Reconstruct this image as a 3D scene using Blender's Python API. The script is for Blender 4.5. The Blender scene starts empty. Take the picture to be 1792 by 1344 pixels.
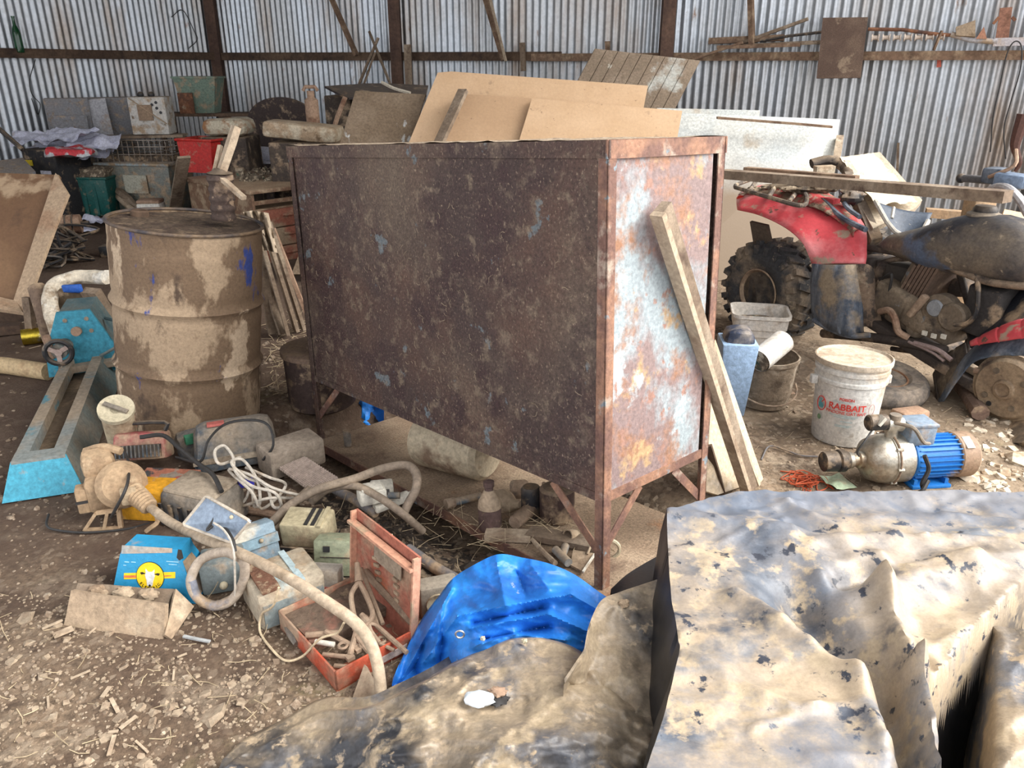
import bpy, bmesh, math, random
from mathutils import Vector as V, Matrix as MX, noise
random.seed(7)
sc = bpy.context.scene
COL = sc.collection
PI = math.pi
# ---------------------------------------------------------------- camera, sky, light, exposure
F, PITCH, EYE = 1350.0, math.radians(22.4), 1.42
cd = bpy.data.cameras.new('camera'); cam = bpy.data.objects.new('camera', cd); COL.objects.link(cam)
cd.sensor_width = 36; cd.lens = F/1792*36; cd.clip_start = .02; cd.clip_end = 100
cam.location = (0, 0, EYE); cam.rotation_euler = (PI/2-PITCH, 0, 0)
sc.camera = cam
wd = bpy.data.worlds.new('overcast_sky'); sc.world = wd; wd.use_nodes = True
wn = wd.node_tree; wn.nodes['Background'].inputs[0].default_value = (.96, .965, 1, 1)
wn.nodes['Background'].inputs[1].default_value = 1.75
def sun(name, az, el, e, ang, c):
    l = bpy.data.lights.new(name, 'SUN'); l.energy = e; l.angle = math.radians(ang); l.color = c
    o = bpy.data.objects.new(name, l); COL.objects.link(o)
    d = V((math.sin(az)*math.cos(el), math.cos(az)*math.cos(el), math.sin(el)))   # towards the sun
    o.rotation_euler = d.to_track_quat('Z', 'Y').to_euler(); return o
sun('bright_cloud', math.radians(100), math.radians(42), 5.5, 50, (1, .965, .91))
sc.view_settings.view_transform = 'Standard'; sc.view_settings.look = 'None'
sc.view_settings.exposure = 0.45; sc.view_settings.gamma = 1; sc.view_settings.use_curve_mapping = False

# ---------------------------------------------------------------- helpers
def ray(u, v):
    a, b = (u-896)/F, (v-672)/F
    s, c = math.sin(PITCH), math.cos(PITCH)
    return V((a, c - b*s, -s - b*c))
def U(u, v, z=0.):                       # the place at height z that is seen there
    d = ray(u, v); return V((0, 0, EYE)) + d*((z-EYE)/d.z)
def Y(u, v, y):                          # the place at distance y
    d = ray(u, v); return V((0, 0, EYE)) + d*(y/d.y)
def Rz(a): return MX.Rotation(a, 4, 'Z')
def xf(loc=(0,0,0), rx=0, ry=0, rz=0):
    return MX.Translation(V(loc)) @ MX.Rotation(rz, 4, 'Z') @ MX.Rotation(ry, 4, 'Y') @ MX.Rotation(rx, 4, 'X')
def lerp(a, b, t): return a + (b-a)*t
def sstep(a, b, x):
    t = min(1, max(0, (x-a)/(b-a))); return t*t*(3-2*t)
def cr(pts, n):                          # Catmull-Rom through the points
    pts = [V(p) for p in pts]; out = []
    q = [pts[0]*2-pts[1]] + pts + [pts[-1]*2-pts[-2]]
    for i in range(1, len(q)-2):
        for k in range(n):
            t = k/n
            out.append(.5*((2*q[i]) + (q[i+1]-q[i-1])*t + (2*q[i-1]-5*q[i]+4*q[i+1]-q[i+2])*t*t + (3*q[i]-q[i-1]-3*q[i+1]+q[i+2])*t**3))
    out.append(pts[-1]); return out
def pl(tab, x):                          # piecewise linear table
    if x <= tab[0][0]: return tab[0][1]
    for (a, b), (c, d) in zip(tab, tab[1:]):
        if x <= c: return b + (d-b)*(x-a)/(c-a)
    return tab[-1][1]
def ns(p, s=1, o=0): return noise.noise(V(p)*s + V((o, o*1.7, -o)))
def frac(p, s=1, o=0): return ns(p, s, o) + .5*ns(p, s*2.1, o+5) + .25*ns(p, s*4.3, o+9)
def ridge(p, s, o=0): return 1-2.2*abs(ns(p, s, o)) + .5*(1-2.2*abs(ns(p, s*2.2, o+3)))

class B:
    def __init__(s): s.bm = bmesh.new(); s.T = MX()
    def at(s, M): s.T = M; return s
    def v(s, p): return s.bm.verts.new(s.T @ V(p))
    def f(s, vs):
        try: return s.bm.faces.new(vs)
        except ValueError: pass
    def box(s, c, d, M=None, tx=1, ty=1, bev=0):     # centre, size, top scaled by tx, ty
        T = s.T @ MX.Translation(V(c)) @ (M or MX())
        x, y, z = d[0]/2, d[1]/2, d[2]/2
        p = [(-x,-y,-z),(x,-y,-z),(x,y,-z),(-x,y,-z),(-x*tx,-y*ty,z),(x*tx,-y*ty,z),(x*tx,y*ty,z),(-x*tx,y*ty,z)]
        vs = [s.bm.verts.new(T @ V(q)) for q in p]
        fs = [s.bm.faces.new([vs[i] for i in q]) for q in ((0,3,2,1),(4,5,6,7),(0,1,5,4),(1,2,6,5),(2,3,7,6),(3,0,4,7))]
        if bev:
            es = list({e for f in fs for e in f.edges})
            bmesh.ops.bevel(s.bm, geom=es, offset=bev, segments=2, affect='EDGES', profile=.5)
        return s
    def bar(s, a, b, w, h=None, up=(0,0,1)):          # rectangular bar from a to b
        a, b = V(a), V(b); h = h or w; z = (b-a); L = z.length; z.normalize()
        x = V(up).cross(z)
        if x.length < 1e-4: x = V((1,0,0)).cross(z)
        x.normalize(); y = z.cross(x)
        M = MX((( x.x,y.x,z.x,0),(x.y,y.y,z.y,0),(x.z,y.z,z.z,0),(0,0,0,1)))
        return s.box((a+b)/2, (w, h, L), M)
    def rings(s, rs, cap0=True, cap1=True, closed=False):
        n = len(rs[0])
        for i in range(len(rs)-1 + (1 if closed else 0)):
            A, Bb = rs[i], rs[(i+1) % len(rs)]
            for j in range(n): s.f([A[j], A[(j+1) % n], Bb[(j+1) % n], Bb[j]])
        if not closed:
            if cap0: s.f(list(reversed(rs[0])))
            if cap1: s.f(rs[-1])
        return s
    def tube(s, pts, r, n=8, closed=False, sm=0, cap=True):
        pts = [V(p) for p in pts]
        if sm: pts = cr(pts, sm)
        R = r if isinstance(r, (list, tuple)) else None
        m = len(pts); rs = []; nx = None
        for i, p in enumerate(pts):
            if closed: t = pts[(i+1) % m]-pts[i-1]
            else: t = pts[min(i+1, m-1)]-pts[max(i-1, 0)]
            if t.length < 1e-9: t = V((0,0,1))
            t.normalize()
            if nx is None: nx = t.orthogonal().normalized()
            else:
                nx = nx - t*nx.dot(t)
                nx = nx.normalized() if nx.length > 1e-6 else t.orthogonal().normalized()
            ny = t.cross(nx)
            rr = r if R is None else (R[i] if len(R) == m else lerp(R[0], R[-1], i/(m-1)))
            rs.append([s.v(p + (nx*math.cos(2*PI*k/n) + ny*math.sin(2*PI*k/n))*rr) for k in range(n)])
        return s.rings(rs, cap, cap, closed)
    def cyl(s, a, b, r0, r1=None, n=24, cap=True): return s.tube([a, b], [r0, r0 if r1 is None else r1], n, cap=cap)
    def lathe(s, prof, n=32, M=None, cap0=True, cap1=True, jit=None):
        T = M or MX(); rs = []
        for (r, z) in prof:
            ring = []
            for k in range(n):
                p = V((r*math.cos(2*PI*k/n), r*math.sin(2*PI*k/n), z))
                if jit: p = jit(p)
                ring.append(s.v(T @ p))
            rs.append(ring)
        return s.rings(rs, cap0, cap1)
    def prism(s, poly, a, b, M=None):                 # outline in local x,z; from y=a to y=b
        T = M or MX()
        A = [s.v(T @ V((p[0], a, p[1]))) for p in poly]; C = [s.v(T @ V((p[0], b, p[1]))) for p in poly]
        n = len(poly)
        for j in range(n): s.f([A[j], A[(j+1) % n], C[(j+1) % n], C[j]])
        s.f(list(reversed(A))); s.f(C); return s
    def slab(s, cs, t, off=None):                     # any outline of world points, thickness t away from the eye
        cs = [V(c) for c in cs]
        nrm = V((0,0,0))
        for i in range(len(cs)): nrm += (cs[i]-cs[0]).cross(cs[(i+1) % len(cs)]-cs[0])
        nrm.normalize()
        if off is None: off = V((0,1,0))
        if nrm.dot(V(off)) < 0: nrm = -nrm
        A = [s.v(c) for c in cs]; C = [s.v(c+nrm*t) for c in cs]; n = len(cs)
        for j in range(n): s.f([A[j], A[(j+1) % n], C[(j+1) % n], C[j]])
        s.f(list(reversed(A))); s.f(C); return s
    def grid(s, rows, closed=False):
        vs = [[s.v(p) for p in r] for r in rows]
        for i in range(len(vs)-1):
            for j in range(len(vs[0])-1): s.f([vs[i][j], vs[i][j+1], vs[i+1][j+1], vs[i+1][j]])
        return s
    def ball(s, c, r, sc_=(1,1,1), n=16, m=10, M=None, jit=0, js=8):
        T = MX.Translation(V(c)) @ (M or MX()); rs = []
        for i in range(1, m):
            a = PI*i/m; ring = []
            for k in range(n):
                q = V((math.sin(a)*math.cos(2*PI*k/n), math.sin(a)*math.sin(2*PI*k/n), -math.cos(a)))
                rr = r*(1 + (jit*frac(q, js*.3, c[0]*7) if jit else 0))
                ring.append(s.v(T @ V((q.x*rr*sc_[0], q.y*rr*sc_[1], q.z*rr*sc_[2]))))
            rs.append(ring)
        return s.rings(rs)
    def dent(s, a, k, o=0):                           # rough, worn surface
        for v_ in s.bm.verts: v_.co += V((ns(v_.co, k, o), ns(v_.co, k, o+11), ns(v_.co, k, o+23)))*a
        return s
    def cut(s, n=2):
        bmesh.ops.subdivide_edges(s.bm, edges=s.bm.edges[:], cuts=n, use_grid_fill=True); return s
    def o(s, name, m, parent=None, flat=False, ang=38, keep=False, loc=None):
        if not keep: bmesh.ops.recalc_face_normals(s.bm, faces=s.bm.faces)
        if loc is not None:
            for v_ in s.bm.verts: v_.co -= V(loc)
        me = bpy.data.meshes.new(name); s.bm.to_mesh(me); s.bm.free()
        if m: me.materials.append(m)
        if not flat:
            me.polygons.foreach_set('use_smooth', [True]*len(me.polygons)); me.set_sharp_from_angle(angle=math.radians(ang))
        ob = bpy.data.objects.new(name, me); COL.objects.link(ob)
        if parent: ob.parent = parent
        if loc is not None: ob.location = loc
        return ob
def tag(o, label=None, cat=None, group=None, kind=None):
    for k, x in (('label', label), ('category', cat), ('group', group), ('kind', kind)):
        if x: o[k] = x
    return o
MW = {}
def T(name, label, cat, loc=(0,0,0), rz=0, rx=0, ry=0, group=None, M=None):
    o = bpy.data.objects.new(name, None); o.empty_display_size = .05; COL.objects.link(o)
    if M is None: M = xf(loc, rx, ry, rz)
    l, r, s_ = M.decompose(); o.location = l; o.rotation_euler = r.to_euler(); MW[o.name] = MX.Translation(l) @ r.to_matrix().to_4x4()
    return tag(o, label, cat, group)
def inw(b, t):                                        # bring a builder's world coordinates into its thing's frame
    bmesh.ops.transform(b.bm, matrix=MW[t.name].inverted(), verts=b.bm.verts); return b
def one(b, name, m, label, cat, group=None, **k):     # a thing that is one mesh, built in world coordinates
    lo = V((1e9,1e9,1e9)); hi = -lo
    for v_ in b.bm.verts:
        for i in range(3): lo[i] = min(lo[i], v_.co[i]); hi[i] = max(hi[i], v_.co[i])
    return tag(b.o(name, m, loc=((lo.x+hi.x)/2, (lo.y+hi.y)/2, lo.z), **k), label, cat, group)

def text(s_, size, m, parent, M, name='lettering', wrap=0, bold=0, ex=.0004):   # raised lettering; wrap = radius of the pail it is printed on
    cu = bpy.data.curves.new(name, 'FONT'); cu.body = s_; cu.size = size; cu.align_x = 'CENTER'; cu.align_y = 'CENTER'; cu.offset = bold; cu.extrude = ex
    ob = bpy.data.objects.new(name, cu); COL.objects.link(ob); bpy.context.view_layer.update()
    me = bpy.data.meshes.new_from_object(ob); bpy.data.objects.remove(ob)
    for v_ in me.vertices:
        x, y, z = v_.co
        if wrap: a = x/wrap; v_.co = M @ V(((wrap+z)*math.sin(a), -(wrap+z)*math.cos(a), y))
        else: v_.co = M @ V((x, -z, y))
    me.materials.clear(); me.materials.append(m); o = bpy.data.objects.new(name, me); COL.objects.link(o); o.parent = parent; return o
# ---------------------------------------------------------------- materials
DUST = (.36, .262, .17); MUD = (.17, .115, .07); CLAY = (.56, .44, .30)
class NT:
    def __init__(s, nt): s.nt = nt
    def n(s, t, **k):
        x = s.nt.nodes.new(t)
        for a, b in k.items():
            if a.startswith('i'): x.inputs[int(a[1:])].default_value = b
            else: setattr(x, a, b)
        return x
    def l(s, a, b): s.nt.links.new(a, b)
MATS = {}
def mat(name, base, layers=(), top=None, rough=.8, metal=0., bump=.25, bs=60, spec=.4, world=False, fine=.25, coat=0, trans=0, extra=None):
    """layers: (colour, scale, lo, hi[, stretch(x,y,z)]) patches over the base; top: (colour, strength) dust settled on upward faces"""
    if name in MATS: return MATS[name]
    m = bpy.data.materials.new(name); m.use_nodes = True; MATS[name] = m
    t = NT(m.node_tree); N = m.node_tree.nodes; bs_ = N['Principled BSDF']
    tc = t.n('ShaderNodeTexCoord'); co = tc.outputs['Object']
    if world: co = t.n('ShaderNodeNewGeometry').outputs['Position']
    c = t.n('ShaderNodeRGB'); c.outputs[0].default_value = (*base, 1); cur = c.outputs[0]
    cov = None
    def mix(cur, fac, col):
        x = t.n('ShaderNodeMix', data_type='RGBA'); t.l(fac, x.inputs[0]); t.l(cur, x.inputs[6])
        if isinstance(col, tuple): x.inputs[7].default_value = (*col, 1)
        else: t.l(col, x.inputs[7])
        return x.outputs[2]
    for i, L in enumerate(layers):
        colr, scl, lo, hi = L[:4]; st = L[4] if len(L) > 4 else (1,1,1)
        mp = t.n('ShaderNodeMapping'); t.l(co, mp.inputs[0]); mp.inputs[3].default_value = st; mp.inputs[1].default_value = (i*3.7+len(name)*.31, i*1.9, i*5.1)
        nz = t.n('ShaderNodeTexNoise'); t.l(mp.outputs[0], nz.inputs['Vector']); nz.inputs['Scale'].default_value = scl
        nz.inputs['Detail'].default_value = 6; nz.inputs['Roughness'].default_value = .62
        mr = t.n('ShaderNodeMapRange'); t.l(nz.outputs[0], mr.inputs[0]); mr.inputs[1].default_value = lo; mr.inputs[2].default_value = hi
        cur = mix(cur, mr.outputs[0], colr)
    if top:
        g = t.n('ShaderNodeNewGeometry'); sp = t.n('ShaderNodeSeparateXYZ'); t.l(g.outputs['Normal'], sp.inputs[0])
        nz = t.n('ShaderNodeTexNoise'); t.l(co, nz.inputs['Vector']); nz.inputs['Scale'].default_value = 14; nz.inputs['Detail'].default_value = 5
        ad = t.n('ShaderNodeMath', operation='MULTIPLY_ADD'); t.l(nz.outputs[0], ad.inputs[0]); ad.inputs[1].default_value = 1.3; t.l(sp.outputs[2], ad.inputs[2])
        mr = t.n('ShaderNodeMapRange'); t.l(ad.outputs[0], mr.inputs[0]); mr.inputs[1].default_value = .75; mr.inputs[2].default_value = 1.45; mr.inputs[4].default_value = top[1]
        cur = mix(cur, mr.outputs[0], top[0])
    # fine grain
    nz = t.n('ShaderNodeTexNoise'); t.l(co, nz.inputs['Vector']); nz.inputs['Scale'].default_value = bs; nz.inputs['Detail'].default_value = 8; nz.inputs['Roughness'].default_value = .7
    mr = t.n('ShaderNodeMapRange'); t.l(nz.outputs[0], mr.inputs[0]); mr.inputs[1].default_value = .3; mr.inputs[2].default_value = .7
    mr.inputs[3].default_value = 1-fine*1.4; mr.inputs[4].default_value = 1+fine*1.2
    vm = t.n('ShaderNodeVectorMath', operation='SCALE'); t.l(cur, vm.inputs[0]); t.l(mr.outputs[0], vm.inputs['Scale']); cur = vm.outputs[0]
    if extra: cur = extra(t, co, cur, mix)
    t.l(cur, bs_.inputs['Base Color'])
    bs_.inputs['Roughness'].default_value = rough; bs_.inputs['Metallic'].default_value = metal
    bs_.inputs['Specular IOR Level'].default_value = spec
    if coat: bs_.inputs['Coat Weight'].default_value = coat
    if trans: bs_.inputs['Transmission Weight'].default_value = trans
    if bump:
        bp = t.n('ShaderNodeBump'); bp.inputs['Strength'].default_value = bump; bp.inputs['Distance'].default_value = .01
        t.l(nz.outputs[0], bp.inputs['Height']); t.l(bp.outputs[0], bs_.inputs['Normal'])
    return m
def dirty(name, base, amt=.5, dust=None, rough=.75, metal=0, scale=9, **k):   # a base colour with dried mud splashed over
    lo = .62-amt*.35; d = dust or DUST
    return mat(name, base, [(d, scale, lo, lo+.12), (MUD, scale*1.7, .58, .7)], top=(d, min(1, amt*1.3)), rough=rough, metal=metal, **k)
# ================================================================ the shed
steel = mat('galvanised_sheet', (.40, .41, .415), [((.50, .54, .58), 1.6, .4, .6, (1,1,.3)), ((.31, .25, .20), 2.5, .50, .72, (1,1,.25)), ((.22, .15, .11), 7, .64, .74, (1,1,.4))], rough=.42, metal=.75, bump=.05, bs=25, fine=.12)
wood_dark = mat('old_dark_timber', (.085, .052, .034), [((.15, .095, .06), 5, .45, .65, (.3,.3,1)), ((.04, .026, .02), 9, .5, .7)], rough=.85, bump=.4, bs=40)
CORNER = V((-3.65, 10.4, 0)); A = math.radians(25.3)
DB = V((math.cos(A), -math.sin(A), 0)); DL = V((-math.sin(A), -math.cos(A), 0))     # along the back wall, along the left wall
NB = V((-math.sin(A), -math.cos(A), 0)); NL = V((math.cos(A), -math.sin(A), 0))     # inward normals
def corrugated(org, d, nrm, L, z0, z1, name):
    b = B(); n = int(L/.0762)*8; rows = []
    for z in (z0, (z0+z1)/2, z1):
        rows.append([org + d*(i*.0762/8) + nrm*(.0125*math.sin(i*PI/4)) + V((0,0,z)) for i in range(n+1)])
    o = b.grid(rows).o(name, steel, ang=180, keep=True); o['kind'] = 'structure'; return o
corrugated(CORNER, DB, NB, 11.5, -.2, 3.6, 'wall_back')
corrugated(CORNER, DL, NL, 7.2, -.2, 3.6, 'wall_left')
def beam(name, a, b, w, h, m=wood_dark):
    o = B().bar(a, b, w, h).o(name, m); o['kind'] = 'structure'; return o
def wb(s, z, off=.06): return CORNER + DB*s + NB*off + V((0,0,z))
def wl(s, z, off=.06): return CORNER + DL*s + NL*off + V((0,0,z))
beam('trim_1', wb(-.05, 1.53), wb(4.6, 1.51), .07, .085); beam('trim_2', wb(4.3, 1.50, .07), wb(11.4, 1.50, .07), .075, .07, mat('brown_timber', (.20, .125, .08), [((.13,.08,.05), 6, .45, .6, (1,1,1)), (DUST, 9, .5, .7)], rough=.85, bump=.4, bs=40))
beam('trim_3', wl(0, 1.53), wl(7.2, 1.54), .075, .085)
for i, s in enumerate((.08, 2.69, 5.68, 8.9)):
    beam('trim_%d' % (4+i), wb(s, -.2, .10), wb(s, 3.6, .10), .11, .12, mat('dark_post', (.075, .042, .03), [((.13,.075,.05), 6, .45, .65, (1,1,.3))], rough=.8, bump=.3, bs=30))
# the roof, beyond the frame
rf = B(); P0 = CORNER - DB*.3 + V((0,0,3.6))
rows = []
for k in range(2):
    rows.append([P0 + DB*(i*.0762/4) - (NB*-1)*0 + NB*(k*10.2) + V((0,0,.35*k + .009*math.sin(i*PI/2))) for i in range(int(8.6/.0762)*4)])
o = rf.grid(rows).o('ceiling', steel, ang=180); o['kind'] = 'structure'

# ---------------------------------------------------------------- ground
LEG_R = V((.261, 1.836, 0)); LEG_L = V((-.847, 3.06, 0))
def gz(x, y):
    p = V((x, y, 0)); d = LEG_L-LEG_R; L = d.length; dn = d/L
    t = (p-LEG_R).dot(dn)/L; n = (p-LEG_R).cross(dn).z
    win = sstep(-.30, -.03, n) * (1-sstep(.5, .75, n)) * (1-sstep(1.0, 1.14, t))
    w = win * sstep(-.1, .75, t)
    z = -.15*w - .045*win*sstep(-.35, -.05, t)
    z += (.018*frac((x, y, 0), 1.3) + .006*frac((x, y, 0), 7, 3))*(1-.7*win)
    z += .09*sstep(6.4, 7.8, y)*(1-sstep(-2.4, -1.4, x))
    z += .035*sstep(3, 6, y)*frac((x, y, 1), 1.1, 8)
    return z
def over_shelf(x, y):
    p = V((x, y, 0)); d = LEG_L-LEG_R; L = d.length; dn = d/L
    t = (p-LEG_R).dot(dn)/L; n = (p-LEG_R).cross(dn).z; return -.05 < t < 1.05 and -.04 < n < .53
def gp(u, v, dz=0):                     # the point of the ground seen there
    p = U(u, v, 0)
    for _ in range(6): p = U(u, v, gz(p.x, p.y))
    return p + V((0, 0, dz))
def ground_extra(t, co, cur, mix):
    vo = t.n('ShaderNodeTexVoronoi'); t.l(co, vo.inputs['Vector']); vo.inputs['Scale'].default_value = 55
    mr = t.n('ShaderNodeMapRange'); t.l(vo.outputs['Color'], mr.inputs[0]); mr.inputs[1].default_value = .72; mr.inputs[2].default_value = .9
    cur = mix(cur, mr.outputs[0], (.34, .265, .19))
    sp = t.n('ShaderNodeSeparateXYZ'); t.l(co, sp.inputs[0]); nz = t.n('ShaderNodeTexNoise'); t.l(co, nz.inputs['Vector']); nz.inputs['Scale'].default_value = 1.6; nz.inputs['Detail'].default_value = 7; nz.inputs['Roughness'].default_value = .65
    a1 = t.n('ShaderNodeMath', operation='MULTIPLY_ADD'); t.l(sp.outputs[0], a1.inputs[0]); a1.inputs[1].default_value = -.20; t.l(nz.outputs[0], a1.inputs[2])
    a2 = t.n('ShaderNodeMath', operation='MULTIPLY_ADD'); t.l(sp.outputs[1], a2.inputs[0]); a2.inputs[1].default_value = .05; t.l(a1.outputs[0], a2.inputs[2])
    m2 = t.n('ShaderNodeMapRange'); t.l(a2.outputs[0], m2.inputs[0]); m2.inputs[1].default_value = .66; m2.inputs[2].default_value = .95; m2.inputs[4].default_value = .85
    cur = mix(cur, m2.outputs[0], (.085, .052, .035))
    m3 = t.n('ShaderNodeMapRange'); t.l(a2.outputs[0], m3.inputs[0]); m3.inputs[1].default_value = .50; m3.inputs[2].default_value = .22; m3.inputs[4].default_value = .6
    return mix(cur, m3.outputs[0], (.36, .275, .185))
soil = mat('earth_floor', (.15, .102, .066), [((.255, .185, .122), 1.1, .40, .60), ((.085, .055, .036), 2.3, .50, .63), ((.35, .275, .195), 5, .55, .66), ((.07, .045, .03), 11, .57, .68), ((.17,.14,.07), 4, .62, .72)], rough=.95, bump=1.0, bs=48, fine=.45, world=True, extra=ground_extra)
xs = [-8 + i*.1 for i in range(50)] + [-3 + i*.035 for i in range(160)] + [2.6 + i*.1 for i in range(70)]
ys = [-1 + i*.1 for i in range(15)] + [.5 + i*.035 for i in range(115)] + [4.525 + i*.12 for i in range(64)]
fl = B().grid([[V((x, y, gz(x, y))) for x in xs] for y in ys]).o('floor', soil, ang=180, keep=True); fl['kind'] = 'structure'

# ================================================================ the big steel cabinet
RV = V((-.06776136, -.05652687, -.83617033)); RM = MX.Rotation(RV.length, 4, RV.normalized())
cl_, cd_, ch_, cg_ = 1.656, .481, .962, 1.258
O_ = V((.2316, 1.9394, 1.2532)) + (RM @ V((0, 0, -cg_)))
brown_paint = mat('brown_painted_steel', (.058, .036, .032), [((.105, .058, .042), 2.2, .45, .65), ((.15, .11, .078), 1.3, .48, .74), ((.05,.027,.026), 4, .55, .62), ((.13, .15, .16), 9, .63, .66), ((.20, .15, .105), 22, .54, .74), ((.27, .20, .14), 140, .58, .70, (1,1,.7)), ((.19,.14,.10), 4.5, .62, .72)], rough=.6, bump=.35, bs=110, fine=.4)
rusty_blue = mat('rusty_pale_blue_steel', (.30, .345, .36), [((.23, .165, .155), 2.6, .44, .51, (1,1,.75)), ((.30, .155, .09), 4.4, .53, .62), ((.42, .28, .15), 8, .59, .66), ((.40, .46, .47), 6, .58, .64), ((.30, .17, .13), 18, .58, .66)], rough=.6, bump=.3, bs=70, fine=.25)
rust_rim = mat('rusty_angle_iron', (.16, .085, .065), [((.30, .16, .10), 7, .45, .6), ((.36, .28, .22), 12, .56, .66), ((.20, .24, .26), 16, .63, .68)], rough=.7, bump=.35, bs=80)
dust_top = mat('dry_mud_layer', (.46, .36, .26), [((.30, .22, .15), 30, .45, .62), ((.58,.48,.36), 50, .55, .65)], rough=.95, bump=1, bs=90, fine=.4)
cab = T('steel_cabinet', 'tall rusty brown steel cabinet on angle iron legs in the middle', 'cabinet', M=MX.Translation(O_) @ RM)
bz, tz = cg_-ch_, cg_
def sheet(b, p00, p10, p11, p01, nx, ny, t, bow):    # a slightly bowed steel sheet
    p00, p10, p11, p01 = map(V, (p00, p10, p11, p01)); nrm = (p10-p00).cross(p01-p00).normalized()
    for k, tt in ((0, 0), (1, t)):
        b.grid([[lerp(lerp(p00, p10, i/nx), lerp(p01, p11, i/nx), j/ny) + nrm*(-tt + bow*frac((i/nx*2, j/ny*1.5, 4), 1.1, 2)) for i in range(nx+1)] for j in range(ny+1)])
    return b
sheet(B(), (-cl_,.0,bz), (0,0,bz), (0,0,tz-.035), (-cl_,0,tz-.035), 24, 14, .004, .007).o('front_panel', brown_paint, cab, ang=180)['label'] = 'brown painted sheet splashed with mud and straw'
sheet(B(), (0,0,bz), (0,cd_-.035,bz), (0,cd_-.045,tz-.035), (0,0,tz-.035), 12, 14, .004, .005).o('side_panel', rusty_blue, cab, ang=180)['label'] = 'pale blue sheet flaking to orange rust'
B().box((-cl_+.003, cd_/2, (bz+tz)/2), (.004, cd_, ch_)).o('side_panel', brown_paint, cab)
B().box((-cl_/2, cd_, (bz+tz)/2), (cl_, .004, ch_)).o('back_panel', brown_paint, cab)
b = B(); rows = []
for j in range(9):
    rows.append([V((-cl_-.01 + (cl_+.02)*i/60, -.008 + (cd_+.016)*j/8, tz + .003 + .008*max(0, frac((i*.15, j*.15, 0), 2.2)))) for i in range(61)])
b.grid(rows).o('top_sheet', dust_top, cab, ang=180)['label'] = 'top covered in dried pale mud'
for c, d, m in (((-cl_/2, -.006, tz-.019), (cl_+.024, .006, .042), brown_paint), ((-cl_/2, -.001, bz+.012), (cl_, .006, .025), brown_paint), ((.006, cd_/2, tz-.019), (.006, cd_+.024, .045), rust_rim),
        ((.003, cd_/2, bz+.014), (.006, cd_, .028), rust_rim), ((-cl_/2, cd_+.006, tz-.019), (cl_+.024, .006, .042), rust_rim), ((-cl_-.008, cd_/2, tz-.019), (.006, cd_+.02, .042), brown_paint)):
    B().box(c, d).o('rim', m, cab)
def angle_iron(b, x, y, sx, sy, z0, z1, w=.032, t=.004):
    b.box((x+sx*w/2, y+sy*t/2, (z0+z1)/2), (w, t, z1-z0)).box((x+sx*t/2, y+sy*w/2, (z0+z1)/2), (t, w, z1-z0)); return b
for (x, y, sx, sy, zl, m) in ((0, 0, -1, 1, -.05, rust_rim), (-cl_, 0, 1, 1, -.05, brown_paint), (0, cd_, -1, -1, -.05, rust_rim), (-cl_, cd_, 1, -1, -.05, brown_paint)):
    ox, oy = (.008 if x == 0 else -.008), (-.008 if y == 0 else .008)
    angle_iron(B(), x+ox, y+oy, sx, sy, zl, bz).o('leg', m, cab, flat=True)
    angle_iron(B(), x+ox, y+oy, sx, sy, bz, tz-.01).o('corner_post', m, cab, flat=True)
for (a, c) in (((-.2, 0, bz), (-.005, 0, bz-.17)), ((-cl_+.2, 0, bz), (-cl_+.005, 0, bz-.17)), ((0, .16, bz), (0, .005, bz-.15)), ((0, cd_-.16, bz), (0, cd_-.005, bz-.15))):
    B().bar(a, c, .028, .004, up=(1,0,0) if a[0] == c[0] else (0,1,0)).o('brace', rust_rim, cab)
b = B(); b.grid([[V((-cl_+.01 + (cl_+.07)*i/40, -.03 + (cd_+.05)*j/10, .024 + .004*frac((i*.1, j*.1, 0), 2))) for i in range(41)] for j in range(11)])
b.o('shelf', mat('muddy_shelf', (.25, .175, .115), [((.40, .30, .205), 2.4, .45, .64), ((.32, .16, .08), 5, .60, .72), ((.17,.11,.075), 7, .55,.68)], rough=.9, bump=.5, bs=120, fine=.35), cab, ang=180)
B().box((-cl_/2+.03, -.03, .008), (cl_+.07, .005, .036)).o('shelf_edge', rust_rim, cab)
b = B(); r = random.Random(5)
for k in range(150):
    x, z = (r.uniform(-cl_+.05, -.03), bz+.03+ch_*.9*r.random()**1.2) if r.random() < .4 else (r.gauss(-cl_*.5, .25), bz+r.gauss(.42,.2))
    if not (-cl_ < x < -.02 and bz+.02 < z < tz-.05): continue
    a = r.uniform(-PI, PI); l = r.uniform(.006, .028); m_ = r.uniform(-.3,.3)*l
    b.tube([(x,-.010,z),(x+l*.5*math.cos(a)-m_*math.sin(a),-.011,z+l*.5*math.sin(a)+m_*math.cos(a)),(x+l*math.cos(a),-.010,z+l*math.sin(a))], .0009, 3, cap=False)
o = b.o('dried_straw', mat('straw_on_steel', (.26,.20,.135), rough=.9, bump=0), cab, flat=True); o['kind'] = 'stuff'
cabM = MW[cab.name].copy()

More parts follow.
